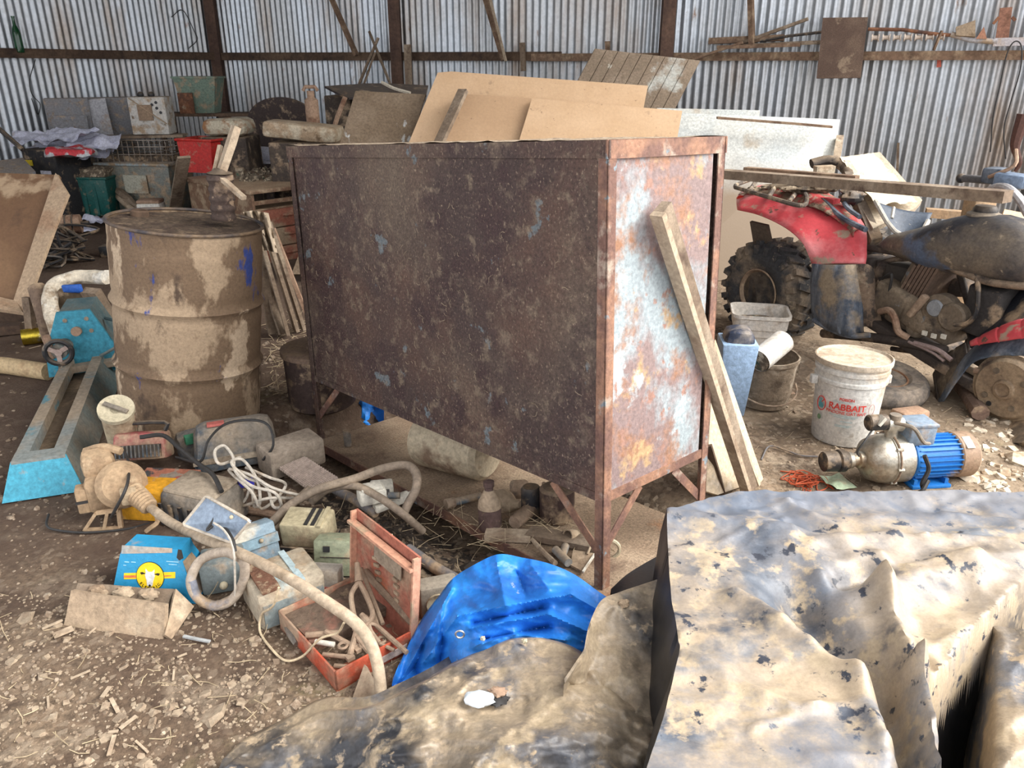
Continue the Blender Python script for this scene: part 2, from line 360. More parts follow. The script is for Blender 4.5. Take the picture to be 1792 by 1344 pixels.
# ================================================================ drum
drum_m = mat('muddy_blue_drum', (.03, .055, .16), [((.165, .108, .065), 1.6, .22, .30), ((.35, .255, .165), 4.1, .50, .54, (1,1,.6)), ((.085, .055, .036), 3.4, .555, .60, (1,1,.6)), ((.46,.35,.24), 6, .58, .61, (1,1,.5)), ((.03, .055, .22), 5.5, .585, .615, (1,1,.4))], rough=.8, bump=.35, bs=90, fine=.2)
def drum():
    c = Y(326, 388, 3.10); R3 = MX.Rotation(.115, 4, 'Y') @ MX.Rotation(-.035, 4, 'X')
    t = T('oil_drum', 'large steel oil drum with faded blue paint under dried mud', 'drum', M=MX.Translation(c) @ R3 @ MX.Translation((0,0,-.872)) @ Rz(.4))
    R = .287; pr = [(0, .012), (R*.9, .01), (R, 0)]
    for k in range(60):
        z = .01 + k*.0146; r = R
        for h in (.30, .565): r += .011*math.exp(-((z-h)/.012)**2) - .004*math.exp(-((z-h-.03)/.012)**2) - .004*math.exp(-((z-h+.03)/.012)**2)
        r += .0025*math.sin(z*60)*math.exp(-((z-.80)/.05)**2)
        pr.append((r, z))
    def jit(p):
        q = V((p.x, p.y, p.z)); f = 1 + .022*ns((p.x, p.y, p.z), 4.5, 3)*(1 if .05 < p.z < .83 else .3); return V((p.x*f, p.y*f, p.z))
    pr += [(R, .872)]
    B().lathe(pr, 72, jit=jit, cap1=False).o('body', drum_m, t, ang=60)
    B().tube([V((.291*math.cos(a*PI/36), .291*math.sin(a*PI/36), .872)) for a in range(72)], .007, 8, closed=True).o('rim', mat('dark_rim', (.05,.045,.05), [(MUD, 8, .4, .6)], rough=.6), t)
    b = B(); b.lathe([(.286, .86), (.2, .862), (.1, .864), (.02, .865)], 48, jit=lambda p: p + V((0,0,.012*frac(p, 9)))).o('lid', mat('wet_mud_lid', (.13,.09,.06), [((.07,.045,.032), 7, .45, .6), ((.28,.2,.13), 16, .55, .68)], rough=.85, bump=1, bs=60, fine=.5), t)
    b = B(); b.lathe([(.035, .86), (.035, .885), (.028, .89), (.028, .878)], 20, MX.Translation((-.17, .12, 0))).o('bung', wood_dark, t)
    return t
drum_t = drum()
# ================================================================ tarpaulins in the foreground
def tarp_zones(t, co, cur, mix):         # blue-grey tint: a band along the rear rim and a patch at the near left
    g = t.n('ShaderNodeNewGeometry'); sp = t.n('ShaderNodeSeparateXYZ'); t.l(g.outputs['Position'], sp.inputs[0])
    nz = t.n('ShaderNodeTexNoise'); t.l(co, nz.inputs['Vector']); nz.inputs['Scale'].default_value = 7; nz.inputs['Detail'].default_value = 7; nz.inputs['Roughness'].default_value = .7
    for sgn, lo, hi in ((1, 1.78, 1.92), (-1, -.66, -.52)):
        ad = t.n('ShaderNodeMath', operation='MULTIPLY_ADD'); t.l(sp.outputs[1], ad.inputs[0]); ad.inputs[1].default_value = sgn; ml = t.n('ShaderNodeMath', operation='MULTIPLY'); t.l(nz.outputs[0], ml.inputs[0]); ml.inputs[1].default_value = .6; t.l(ml.outputs[0], ad.inputs[2])
        mr = t.n('ShaderNodeMapRange'); t.l(ad.outputs[0], mr.inputs[0]); mr.inputs[1].default_value = lo; mr.inputs[2].default_value = hi; mr.inputs[4].default_value = .75
        cur = mix(cur, mr.outputs[0], (.12, .145, .19))
    return cur
tarp_m = mat('dusty_black_plastic', (.016, .018, .024), [((.13, .15, .185), 2.2, .34, .56), ((.42, .33, .23), 1.2, .41, .60), ((.17, .19, .22), 2.3, .49, .62, (1,2,1)), ((.055, .065, .085), 4.2, .55, .69, (1,1.7,1)), ((.42, .335, .23), 15, .52, .60), ((.04,.045,.06), 24, .60, .645), ((.10,.115,.14), 3.1, .60, .70)], rough=.42, spec=.5, bump=.12, bs=130, fine=.12, world=True, extra=tarp_zones)
tarp_mud = mat('muddy_black_plastic', (.03, .032, .038), [((.33, .26, .18), 2.2, .38, .54), ((.13, .135, .15), 3.5, .50, .62), ((.38, .30, .20), 8, .54, .62), ((.035,.037,.042), 3.3, .58, .70), ((.40,.31,.21), 28, .56, .64)], rough=.4, spec=.5, bump=.2, bs=110, fine=.2, world=True)
black_pl = mat('clean_black_plastic', (.012, .012, .014), [((.05,.045,.04), 5, .5, .7)], rough=.4, bump=.1, world=True)
def seg(p, a, b):                        # distance to a segment, and how far along
    ab = b-a; t = max(0, min(1, (p-a).dot(ab)/ab.dot(ab))); return (p-(a+ab*t)).length, t
def G2(u, v, z=.42): q = U(u, v, z); return V((q.x, q.y))
def side(p, a, b): return (b-a).x*(p-a).y - (b-a).y*(p-a).x
RIDGES = []   # a, b, width, height
for (a, b_, w, h) in [((1175,900),(1480,960),.035,.015), ((1480,960),(1800,930),.03,.012), ((1540,1028),(1600,1180),.022,.05), ((1600,1180),(1650,1420),.02,.045), ((1290,1045),(1500,1190),.03,.03), ((1500,1190),(1560,1330),.025,.022),
        ((1440,1010),(1535,985),.03,.03), ((1535,1028),(1700,990),.04,.022), ((1700,990),(1800,950),.05,.02), ((1310,910),(1450,1000),.05,.012), ((1182,1130),(1380,1240),.012,.008), ((1380,1240),(1500,1240),.012,.008),
        ((1420,960),(1560,940),.02,.01), ((1650,900),(1800,925),.02,.012), ((1380,880),(1470,930),.02,.012), ((1560,1050),(1650,1165),.02,.02)]:
    RIDGES.append((G2(*a), G2(*b_), w, h))
_r = random.Random(31)
for _k in range(34):
    _a = V((_r.uniform(.3,1.7), _r.uniform(.7,1.7))); _t = _r.uniform(-.6,.9); _l = _r.uniform(.05,.22)
    RIDGES.append((_a, _a+V((math.cos(_t),math.sin(_t)))*_l, _r.uniform(.005,.012), _r.uniform(.003,.008)))
DIPS = [(G2(1400,1040), G2(1520,1150), .06, -.07), (G2(1470,1010), G2(1525,1000), .035, -.05), (G2(1560,1190), G2(1600,1344), .03, -.07), (G2(1580,1080), G2(1680,1040), .06, -.02), (G2(1250,890), G2(1700,885), .035, -.012), (G2(1600,1100), G2(1640,1150), .05, -.02)]
EDGE_L = [G2(*q) for q in ((1166,893),(1170,990),(1180,1080),(1190,1135),(1165,1240),(1132,1344),(1110,1470))]
VOID = [G2(*q) for q in ((1638,1500),(1640,1344),(1628,1250),(1612,1200),(1650,1168),(1690,1110),(1742,1062),(1830,985),(2000,960),(2300,940))]
EDGE_T = [G2(*q) for q in ((1166,897),(1240,869),(1330,859),(1450,858),(1800,862),(2300,866))]
def polyx(tab, y):                       # x of a border at depth y (points run away or towards)
    t = sorted((q.y, q.x) for q in tab); return pl(t, y)
def big_z(x, y):
    p = V((x, y)); z = .41
    for a, b_, w, h in RIDGES + DIPS:
        d, t = seg(p, a, b_); z += h*math.exp(-(d/w)**2*1.2)*(1 if h > 0 else 1)
    z += .010*frac((x, y, 0), 3, 2) + .009*ridge((x*.9+y*.5, y*1.3, 0), 4.5, 4) + .003*ridge((x, y, 0), 14, 7)
    return z
def big_tarp():
    # columns follow the left border, rows run from the rear rim to the viewer
    b = B(); rows = []; NX, NY = 210, 150
    y_rear = [q.y for q in EDGE_T]
    for j in range(-6, NY+1):
        row = []
        for i in range(-6, NX+1):
            s = max(0, i)/NX; x_r = 1.9
            t = max(0, j)/NY
            # depth of the rear rim depends on x
            x0 = lerp(EDGE_L[0].x, x_r, s); yr = pl([(q.x, q.y) for q in EDGE_T], x0)
            y = lerp(yr, .62, t); xl = polyx(EDGE_L, y); x = lerp(xl, x_r, s)
            z = big_z(x, y)
            # the far right falls away into a dark gap
            dmin = min(seg(V((x, y)), VOID[k], VOID[k+1])[0] for k in range(len(VOID)-1)) if x > .5 and y < 1.5 else 9
            if dmin < 8:
                ins = x > pl([(q.y, q.x) for q in sorted(VOID[:4], key=lambda q: q.y)], y) and y < pl([(q.x, q.y) for q in VOID[3:]], x)
                if ins: z -= min(.36, dmin*9 + .4*dmin)
            if i < 0:                     # the side hangs down
                k = -i/6; z = lerp(z, .015, k); x -= .012*math.sin(k*PI)*(1+2*ns((y*5, k, 0), 1)) + .02*k
                x += .01*ns((0, y*9, k), 1)
            if j < 0:
                k = -j/6; z = lerp(z, .02, k); y += .02*k + .015*math.sin(k*PI)
            row.append(V((x, y, z)))
        rows.append(row)
    b.grid(rows)
    o = one(b, 'plastic_sheet', tarp_m, 'large black plastic sheet coated in pale dust draped over a flat stack at front right', 'tarpaulin', ang=70)
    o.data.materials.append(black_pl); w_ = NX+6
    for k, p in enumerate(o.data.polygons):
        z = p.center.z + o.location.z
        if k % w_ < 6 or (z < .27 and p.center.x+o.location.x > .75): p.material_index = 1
    return o
black_pl = mat('clean_black_plastic', (.012, .012, .014), [((.05,.045,.04), 5, .5, .7)], rough=.4, bump=.1, world=True)
big_tarp()
def curve_tab(pts, n=12):                # smooth 2-D outline as a table
    c = cr([V((a, b_, 0)) for a, b_ in pts], n); return sorted((q.x, q.y) for q in c)
def pixsheet(top, bot, zf, nu, nv, skirt=.0, zb=None):
    """a sheet between two borders given as (u, v) tables, zf(u, v, t) its height; the rear rim folds down to the ground"""
    b = B(); T_, B_ = curve_tab(top), curve_tab(bot); u0, u1 = T_[0][0], T_[-1][0]; rows = []
    for j in range(nv+1):
        t = j/nv; row = []
        for i in range(nu+1):
            u = lerp(u0, u1, i/nu); v_ = lerp(pl(T_, u), pl(B_, u), t)
            row.append(U(u, v_, zf(u, v_, t)))
        rows.append(row)
    if skirt:
        first = [p + V((0, skirt, 0)) for p in rows[0]]
        low = [V((p.x, p.y+.03, min(p.z-.02, .0))) for p in first]
        rows = [low, [lerp(a, c, .5) + V((0,.015,0)) for a, c in zip(first, low)], first] + rows
    b.grid(rows); return b
def zl(u, v, t):
    p = (u*.004, v*.006, 0)
    z = .03 + .20*sstep(430, 900, u)*(1-.25*sstep(1000, 1150, u)) - .02*t
    z += .035*frac(p, 1.0, 4) + .02*ridge(p, 1.7, 1)*sstep(430, 700, u) + .006*ridge(p, 6, 2)
    return max(.012, z) * sstep(0, .04, t+.02)
b = pixsheet([(380,1352),(420,1320),(480,1290),(560,1243),(640,1236),(690,1215),(745,1188),(800,1155),(860,1126),(920,1110),(990,1124),(1060,1170),(1160,1240),(1210,1300)],
             [(380,1480),(600,1470),(800,1460),(1000,1450),(1210,1450)], zl, 190, 90, skirt=.03)
# the torn hole
hole = U(868, 1208, .2)
one(b, 'plastic_sheet', tarp_mud, 'mud smeared black plastic sheet over low mounds at bottom edge, torn near its top', 'tarpaulin', ang=75)
def zm(u, v, t): return .30 - .10*t + .02*frac((u*.006, v*.006, 3), 1.2) + .006*ridge((u*.006, v*.006, 0), 3, 5)
b = pixsheet([(988,1196),(1008,1166),(1024,1140),(1030,1105),(1052,1058),(1085,1042),(1120,1030),(1165,1015)], [(988,1200),(1010,1222),(1030,1236),(1050,1248),(1070,1256),(1092,1264),(1120,1274),(1165,1290)], zm, 50, 60, skirt=.012)
one(b, 'folded_sheet', tarp_mud, 'stiff folded piece of mud coated plastic sheeting tucked beside the big tarp', 'tarpaulin')
def zk(u, v, t): return .22 + .03*ns((u*.01, v*.01, 2), 1)
b = pixsheet([(1070,1035),(1100,1008),(1150,978),(1180,965)], [(1070,1045),(1100,1046),(1150,1040),(1180,1040)], zk, 20, 14, skirt=.01)
one(b, 'black_sheet', black_pl, 'clean black plastic flap showing between cabinet leg and big tarp', 'tarpaulin')
def zr(u, v, t): return (.30 + .05*sstep(1690, 1760, u)) * sstep(1676, 1745, u)**.6 + .012*ridge((u*.005, v*.006, 1), 1.6) + .01 + .02*frac((u*.004, v*.006, 5), 1)
b = pixsheet([(1672,1250),(1690,1200),(1712,1140),(1745,1108),(1800,1112),(1900,1100),(2050,1110)], [(1672,1420),(1700,1440),(1745,1450),(1800,1450),(1900,1450),(2050,1450)], zr, 70, 60, skirt=.02)
one(b, 'plastic_sheet', tarp_mud, 'brown dusted plastic bulge in the bottom right corner', 'tarpaulin')
# stacked pallet under the big sheet is not seen; its faces down in the gap are coloured black
blue_t = mat('blue_woven_tarp', (.02, .19, .62), [((.015, .10, .36), 4, .5, .66), ((.03,.27,.80), 7, .55, .66), ((.25,.3,.4), 24, .68, .71)], rough=.45, spec=.5, bump=.12, bs=160, fine=.12, world=True)
BF = [((870,985),(885,1060),20,.03),((885,1060),(800,1078),12,.035),((800,1078),(740,1160),10,.03),((885,1060),(1000,1040),12,.035),((1000,1040),(1060,1075),12,.03),((790,1030),(752,1100),9,.03),((752,1100),(700,1195),9,.035),
      ((820,1100),(960,1075),8,.03),((960,1075),(1040,1110),8,.03),((830,1130),(900,1110),7,.03),((900,1110),(990,1120),7,.025),((775,1060),(760,1150),6,.02),((930,990),(960,1030),14,.02),
      ((830,1090),(950,1064),6,-.03),((850,1118),(960,1096),6,-.035),((775,1110),(770,1170),8,-.03),((740,1130),(715,1195),7,-.03),((905,1000),(920,1045),12,-.02)]
def zbl(u, v, t):
    p = (u*.008, v*.011, 0)
    z = .06 + .20*sstep(690, 860, u)*(1-.3*sstep(960, 1050, u)) - .07*t
    q = V((u, v))
    for a, b_, w, h in BF:
        d, _ = seg(q, V(a), V(b_)); z += h*math.exp(-d/w)
    z += .010*ridge((u*.006, v*.012-u*.004, 0), 1.3, 6) + .0035*ridge(p, 4, 3)
    return max(.01, z - .03)
b = pixsheet([(686,1196),(700,1165),(735,1095),(768,1050),(792,1020),(830,996),(872,978),(915,984),(960,994),(1005,1013),(1052,1046),(1075,1060)],
             [(686,1212),(740,1205),(800,1190),(870,1165),(920,1155),(1000,1160),(1075,1160)], zbl, 150, 80, skirt=.02)
bt = one(b, 'blue_tarp', blue_t, 'crumpled bright blue tarpaulin heaped in front of the cabinet', 'tarpaulin', ang=60)
b = B(); ec = U(805, 1108, .215)
b.tube([ec + V((.010*math.cos(a), -.004, .010*math.sin(a))) for a in [k*PI/6 for k in range(12)]], .0025, 6, closed=True)
e = b.o('eyelet', mat('dull_alloy', (.5,.5,.5), rough=.4, metal=.9), None); e.parent = bt; e.matrix_parent_inverse = bt.matrix_world.inverted() if False else MX.Translation(-bt.location)
# ================================================================ on and against the walls
EY = V((0, 0, EYE))
def hit(u, v, P, N): d = ray(u, v); return EY + d*((P-EY).dot(N)/d.dot(N))
def WB(u, v, off=.12): return hit(u, v, CORNER + NB*off, NB)
def WL(u, v, off=.12): return hit(u, v, CORNER + NL*off, NL)
grey_wood = mat('weathered_timber', (.20, .145, .10), [((.30,.235,.17), 6, .45, .6, (1,1,.3)), ((.10,.065,.045), 8, .55, .68)], rough=.9, bump=.5, bs=50)
pale_wood = mat('dusty_pale_timber', (.42, .33, .235), [((.28,.20,.135), 6, .5, .62), ((.55,.46,.35), 9, .58, .68)], rough=.9, bump=.4, bs=50)
brown_wood = MATS['brown_timber']
rust = mat('rust', (.16, .07, .04), [((.27,.12,.06), 12, .45, .6), ((.08,.045,.035), 9, .52, .66), (DUST, 14, .6, .7)], rough=.85, bump=.5, bs=70)
black = dirty('dusty_black', (.02, .02, .022), .25, rough=.5)
wire_m = mat('dark_wire', (.03, .028, .027), rough=.6, bump=0)
def stick(a, b, w, h, m, name, label, cat, group=None): return one(B().bar(a, b, w, h).cut(2).dent(.003, 9, a[0]), name, m, label, cat, group)
stick(WB(568,-30,.16), WB(624,97,.18), .05, .04, brown_wood, 'timber_pole', 'brown pole leaning diagonally on the back wall between the two left posts', 'pole')
stick(WB(662,66,.18), WB(627,150,.30), .06, .025, grey_wood, 'timber_batten', 'short broad batten crossing thinner sticks at the wall rail', 'timber')
stick(WB(646,55,.20), WB(684,150,.30), .022, .02, grey_wood, 'stick', 'thin stick crossing the broad batten, leaning from upper left to lower right', 'stick')
stick(WB(656,92,.24), WB(636,150,.34), .03, .02, grey_wood, 'stick', 'thin short stick close beside the broad crossed batten', 'stick')
stick(WB(713,78,.22), WB(716,150,.24), .075, .05, grey_wood, 'timber_post_stub', 'short thick timber stub standing beside the second dark wall post', 'timber')
stick(WB(842,-30,.14), WB(882,106,.20), .06, .04, brown_wood, 'timber_pole', 'dark pole leaning on the wall rail above the tan boards', 'pole')
stick(WB(851,-30,.21), WB(885,107,.26), .02, .02, pale_wood, 'batten', 'thin pale batten lying along the dark leaning pole', 'timber')
stick(WB(914,75,.14), WB(916,124,.14), .055, .04, grey_wood, 'timber_block', 'short upright grey block fixed on the rail right of the leaning pole', 'timber')
stick(WB(1063,72,.12), WB(1063,92,.12), .04, .04, brown_wood, 'timber_block', 'small brown block just above the grooved panel', 'timber')
stick(WB(1313,-30,.15), WB(1316,84,.16), .075, .04, brown_wood, 'timber_batten', 'upright brown batten reaching up the wall from the plank stack on the rail', 'timber')
for i, (a, b_, w, h, y, lb) in enumerate([((1242,72),(1372,66),.10,.05,.10,'thick mud caked plank lying along the rail'), ((1213,104),(1300,74),.07,.02,.19,'tapering board slanting down off the left end of the rail stack'), ((1296,76),(1414,33),.06,.025,.13,'light plank slanting up to the right from the rail stack'),
        ((1300,80),(1436,74),.04,.03,.15,'narrow brown plank flat on the rail left of the square board'), ((1255,83),(1400,78),.05,.03,.2,'dark narrow plank at the front of the rail stack')]):
    stick(WB(*a, y), WB(*b_, y), w, h, grey_wood if i in (2,3) else brown_wood, 'plank', lb, 'plank')
one(B().tube([WB(1330,72,.2), WB(1380,63,.2), WB(1440,56,.2)], .012, 8), 'steel_rod', black, 'thin dark rod pointing at the square board on the wall', 'rod')
b = B().slab([WB(1440,31,.22), WB(1519,30,.22), WB(1506,136,.30), WB(1429,137,.30)], .02)
bd = mat('brown_masonite', (.105, .066, .048), [((.15,.10,.07), 5, .45, .6), ((.26,.19,.13), 7, .60, .68)], rough=.85, bump=.2, bs=120)
t = one(b, 'square_board', bd, 'square brown hardboard propped on the wall rail', 'board')
one(B().tube([WB(1519,51,.14), WB(1580,52,.14), WB(1640,60,.16), WB(1672,62,.16)], .014, 8), 'pipe', rust, 'thin rusty pipe lying above the row of spools', 'pipe')
sp_m = mat('chalky_ceramic', (.55, .47, .40), [((.35,.26,.19), 9, .5, .62)], rough=.7)
for i in range(7):
    c = WB(1532+i*19, 66-.2*i, .15); r = .030 - .002*(i % 3)
    sp = B().lathe([(r,-.03),(r,-.022),(r*.6,-.018),(r*.6,.018),(r,.022),(r,.03)], 14, MX.Translation(c) @ Rz(-A) @ MX.Rotation(PI/2, 4, 'Y'))
    one(sp, 'insulator_spool', sp_m, 'small chalky spool in the row on the rail right of the square board', 'spool', 'spools in a row on the wall rail')
stick(WB(1648,54,.18), WB(1634,88,.20), .02, .015, brown_wood, 'wedge', 'small slanting wooden wedge at the right end of the spool row', 'timber')
gp_m = mat('grey_pvc', (.36,.35,.36), [(DUST, 8, .5, .65)], rough=.5)
one(B().tube([WB(1664,60,.17), WB(1700,70,.17), WB(1745,73,.17)], .022, 10), 'plastic_pipe', gp_m, 'grey plastic pipe lying behind the pale channel on the rail', 'pipe')
one(B().bar(WB(1738,74,.16), WB(1850,71,.16), .05, .06), 'metal_channel', mat('pale_channel', (.46,.43,.44), [(DUST, 7, .5, .65)], rough=.5), 'pale grey channel along the rail at the right edge', 'channel')
one(B().slab([WB(1673,47,.2), WB(1707,35,.2), WB(1707,64,.22), WB(1673,62,.22)], .05), 'cardboard_scrap', mat('tan_card', (.30,.225,.15), [(MUD, 9, .55, .66)], rough=.9), 'tan cardboard scrap on the rail above the grey pipe', 'cardboard')
one(B().slab([WB(1708,68,.2), WB(1722,47,.2), WB(1727,68,.2)], .04), 'brick_wedge', mat('orange_brick', (.38,.19,.12), [(DUST, 12, .5, .65)], rough=.9), 'small orange triangular wedge on the rail', 'brick')
br = T('rusty_bracket', 'tall rusty bracket plate with side ears standing on the rail at right', 'bracket', WB(1752, 70, .2))
inw(B().slab([WB(1742,69,.18), WB(1750,14,.18), WB(1772,12,.18), WB(1765,69,.18)], .02), br).o('plate', mat('orange_rust', (.27,.13,.085), [((.17,.08,.05), 10, .5, .62)], rough=.8, bump=.3), br)
for a, b_ in (((1748,30),(1738,42)), ((1771,30),(1777,36))): inw(B().bar(WB(*a, .17), WB(*b_, .17), .03, .02), br).o('ear', rust, br)
one(B().tube([WB(u, v, .24) for u, v in ((1733,266),(1738,205),(1750,150),(1762,95),(1775,73),(1787,80),(1786,120),(1770,175),(1757,225),(1760,278))], .005, 6, sm=5), 'hanging_cable', wire_m, 'thin black cable hung in a loop from the rail at right', 'cable')
one(B().tube([WB(1792,200,.5), WB(1778,245,.5), WB(1777,262,.5), WB(1784,285,.5), WB(1776,300,.5)], [.05,.05,.02,.015,.012], 8, sm=3), 'leather_strap', mat('dark_leather', (.09,.04,.03), rough=.6), 'dark brown strap hanging at the right edge above the handlebar', 'strap')
pt = B(); pt.slab([WB(1640,104,.016), WB(1647,104,.016), WB(1647,117,.016), WB(1639,118,.016)], .002); o = pt.o('paint_spot', mat('red_paint', (.55,.12,.08), rough=.6), None); o.parent = bpy.data.objects['wall_back']
# left wall
g_glass = mat('green_glass', (.01, .10, .03), rough=.1, trans=.6, spec=.6, bump=0)
c = WL(36, 92, .09); c.z += .0
tag(B().lathe([(.036,0),(.038,.01),(.038,.17),(.03,.20),(.014,.24),(.013,.30),(.016,.302),(.016,.315)], 20).o('glass_bottle', g_glass, loc=None), 'green glass bottle standing on the left wall rail', 'bottle'); o = bpy.data.objects['glass_bottle']; o.location = c
one(B().tube([WL(u, v, .05) for u, v in ((62,104),(52,140),(56,165),(70,182),(66,200),(55,172))], .004, 5, sm=5), 'fence_wire', wire_m, 'rusty wire curling down the left wall below the bottle', 'wire')
one(B().tube([WL(u, v, .05) for u, v in ((300,30),(320,18),(340,55),(345,70),(330,85))], .005, 5, sm=5), 'vine_stem', wire_m, 'dry vine stem on the left wall near the corner post', 'vine')
# ================================================================ back left heap
def gbase(p): return V((p.x, p.y, gz(p.x, p.y)))
def standbox(u0, u1, v0, y, d, name, m, lb, cat, z0=None, rz=0, tx=1, bev=.01, parts=None):   # an upright box whose front runs from u0 to u1 and whose top is at v0
    a, c = Y(u0, v0, y), Y(u1, v0, y); w = abs(c.x-a.x); cx = (a.x+c.x)/2; z1 = a.z
    zb = gz(cx, y+d/2) if z0 is None else z0
    t = T(name, lb, cat, (cx, y+d/2, zb), rz=rz)
    b = B().box((0, 0, (z1-zb)/2), (w, d, z1-zb), tx=tx, ty=tx, bev=bev); b.cut(1).dent(.004, 4, u0); b.o('body', m, t)
    return t, w, z1-zb
grey_pl = dirty('grey_plastic', (.19, .19, .20), .25)
t, w, h = standbox(70, 140, 172, 7.85, .2, 'storage_locker', grey_pl, 'grey locker against the left wall, the left of two', 'locker', rz=.45)
B().box((0,-.155,h*.6), (w*.8,.01,h*.5)).o('door', grey_pl, t)
t, w, h = standbox(141, 216, 171, 8.1, .2, 'storage_locker', grey_pl, 'grey locker with torn white sheet on its front, right of the other locker', 'locker', rz=.45)
B().slab([(-.24,-.17,h-.02),(-.02,-.17,h-.0),(.0,-.17,h-.38),(-.22,-.17,h-.36)], .01).dent(.01,6).o('torn_sheet', mat('torn_paper', (.38,.38,.40), [(DUST,6,.5,.7)], rough=.9), t)
clearp = dirty('cloudy_plastic', (.18, .19, .165), .4, rough=.45); lidm = dirty('pale_blue_lid', (.30,.36,.38), .5)
t, w, h = standbox(172, 302, 290, 7.6, .42, 'plastic_tub', clearp, 'cloudy plastic storage tub with a label below the wire crate', 'tub', rz=-.15, tx=1.06)
B().box((0,0,h+.012), (w*1.1,.48,.03), bev=.01).o('lid', lidm, t); B().box((.02,-.235,h*.62), (.24,.006,.17)).o('paper_label', mat('label_paper', (.42,.41,.33), [(DUST,7,.5,.65)], rough=.9), t)
tubz = MW[t.name].translation.z + h + .03
b = B(); wy = Y(250, 268, 7.8); W2 = .36
t = T('wire_crate', 'rusty wire crate on top of the cloudy plastic tub', 'crate', (wy.x, 7.82, tubz))
for k in range(15):
    x = -W2+k*2*W2/14; b.tube([(x,-.2,0),(x,-.2,.2)], .004, 5).tube([(x,.2,0),(x,.2,.2)], .004, 5)
for z in (.0,.07,.14,.2):
    b.tube([(-W2,-.2,z),(W2,-.2,z),(W2,.2,z),(-W2,.2,z)], .006, 5, closed=True)
b.o('wire_mesh', mat('grey_crate_wire', (.30,.26,.22),[(MUD,9,.5,.62)],rough=.6), t, ang=180); B().box((0,0,.03), (.66,.36,.05)).dent(.03,6).o('contents', mat('scrap_contents', (.10,.075,.055), [(DUST,18,.5,.6),((.3,.2,.1),30,.6,.66)], rough=.9), t)
one(B().bar(V((wy.x-.35,7.8,tubz+.215)), V((wy.x+.40,7.9,tubz+.225)), .2, .025), 'plank', grey_wood, 'flat plank resting across the wire crate under the white box', 'plank')
t = T('perforated_box', 'white metal box with holes and a diagonal mud stripe near the left corner', 'box', (Y(266,210,7.85).x, 7.88, tubz+.24), rz=.1)
wm = dirty('dirty_white_enamel', (.50,.48,.44), .35)
B().box((0,0,.17), (.34,.25,.34), bev=.01).o('body', wm, t); B().box((-.02,-.13,.2), (.13,.02,.14)).o('side_plate', mat('tan_card2', (.26,.18,.12), rough=.9), t)
for q in ((.05,.27),(.09,.24),(.12,.2),(.09,.29)): B().cyl((q[0],-.128,q[1]), (q[0],-.124,q[1]), .014, n=10).o('hole_plug', black, t)
B().bar((-.15,-.128,.33),(.16,-.128,.1),.03,.006).o('mud_stripe', mat('mudstripe', DUST, rough=.9), t)
for q in (-.08, 0.02): B().ball((q,0,.355), .03).o('knob', black, t)
# rusty steel stand with the green hopper
t = T('steel_stand', 'dark steel stand near the corner post carrying the green hopper', 'stand', gbase(Y(375,200,8.6)))
M0 = MW[t.name].translation; ht = Y(375,197,8.6).z - M0.z
B().box((0,0,ht-.015), (1.05,.35,.03)).o('top', wood_dark, t)
for x, y in ((-.5,-.15),(.5,-.15),(-.5,.15),(.5,.15)): B().box((x,y,ht/2), (.04,.04,ht)).o('leg', wood_dark, t)
ph = dirty('green_hopper_paint', (.16,.22,.17), .3)
q = Y(356,196,8.6); t = T('sheet_metal_hopper', 'faded green flared sheet metal hopper near the corner post', 'hopper', (q.x, 8.6, M0.z+ht))
B().box((0,0,.17), (.30,.2,.34), tx=1.45, ty=1.4).o('body', ph, t); B().box((0,0,.345), (.46,.31,.02)).o('rim', ph, t)
B().box((-.1,-.17,.10), (.15,.02,.2)).o('rusty_plate', rust, t)
# headboard, cushions, lamp
hb = Y(487,170,7.9); zb = gz(hb.x, 7.9)
pr = [(-.38,0),(.38,0),(.38,hb.z-zb-.25)] + [(.38*math.cos(a*PI/14), hb.z-zb-.25+.25*math.sin(a*PI/14)) for a in range(1,14)] + [(-.38,hb.z-zb-.25)]
t = T('bed_headboard', 'dark round topped headboard standing against the back wall', 'headboard', (hb.x,7.95,zb), rz=-.25)
B().prism(pr, -.02, .02).o('panel', dirty('dark_varnish', (.045,.03,.026), .2), t)
crm = dirty('soiled_cream_foam', (.50,.43,.32), .45, rough=.95, bump=.6)
def crate(u0, u1, v0, y, d, lb, rz=0): return standbox(u0, u1, v0, y, d, 'wooden_crate', dirty('dark_crate_wood', (.05,.036,.028), .3), lb, 'crate', rz=rz)
crate(352, 430, 241, 7.0, .4, 'dark crate under the rust stained cushion')
q = Y(390,240,7.0); t = one(B().box((q.x,7.2,q.z+.075),(.40,.34,.14),bev=.06).cut(2).dent(.012,5), 'seat_cushion', mat('rusty_cushion', (.46,.41,.31), [((.30,.15,.07),6,.5,.6),((.16,.10,.06),9,.6,.68)], rough=.9, bump=.5), 'rust stained cream cushion above the red crate', 'cushion')
crate(468, 600, 250, 6.35, .45, 'dark crate under the pale foam cushion')
q = Y(526,248,6.35); t = one(B().box((q.x,6.5,q.z+.07),(.58,.36,.12),MX.Rotation(.1,4,'Y'),bev=.03).cut(2).dent(.01,5), 'seat_cushion', crm, 'flat pale foam cushion at the cabinet rear left corner', 'cushion')
q = Y(549,222,6.7); t = T('gas_lamp', 'rusty tan gas lamp standing behind the pale foam cushion', 'lamp', (q.x, 6.7, MW['wooden_crate.001'].translation.z + Y(526,250,6.35).z))
h = Y(549,152,6.7).z - MW[t.name].translation.z
tanr = mat('tan_rust', (.33,.22,.15), [((.20,.11,.07),8,.5,.62)], rough=.9, bump=.4)
B().lathe([(.07,0),(.07,.05),(.03,.07),(.055,.1),(.055,h-.1),(.03,h-.08),(.03,h-.03)], 18).o('body', tanr, t)
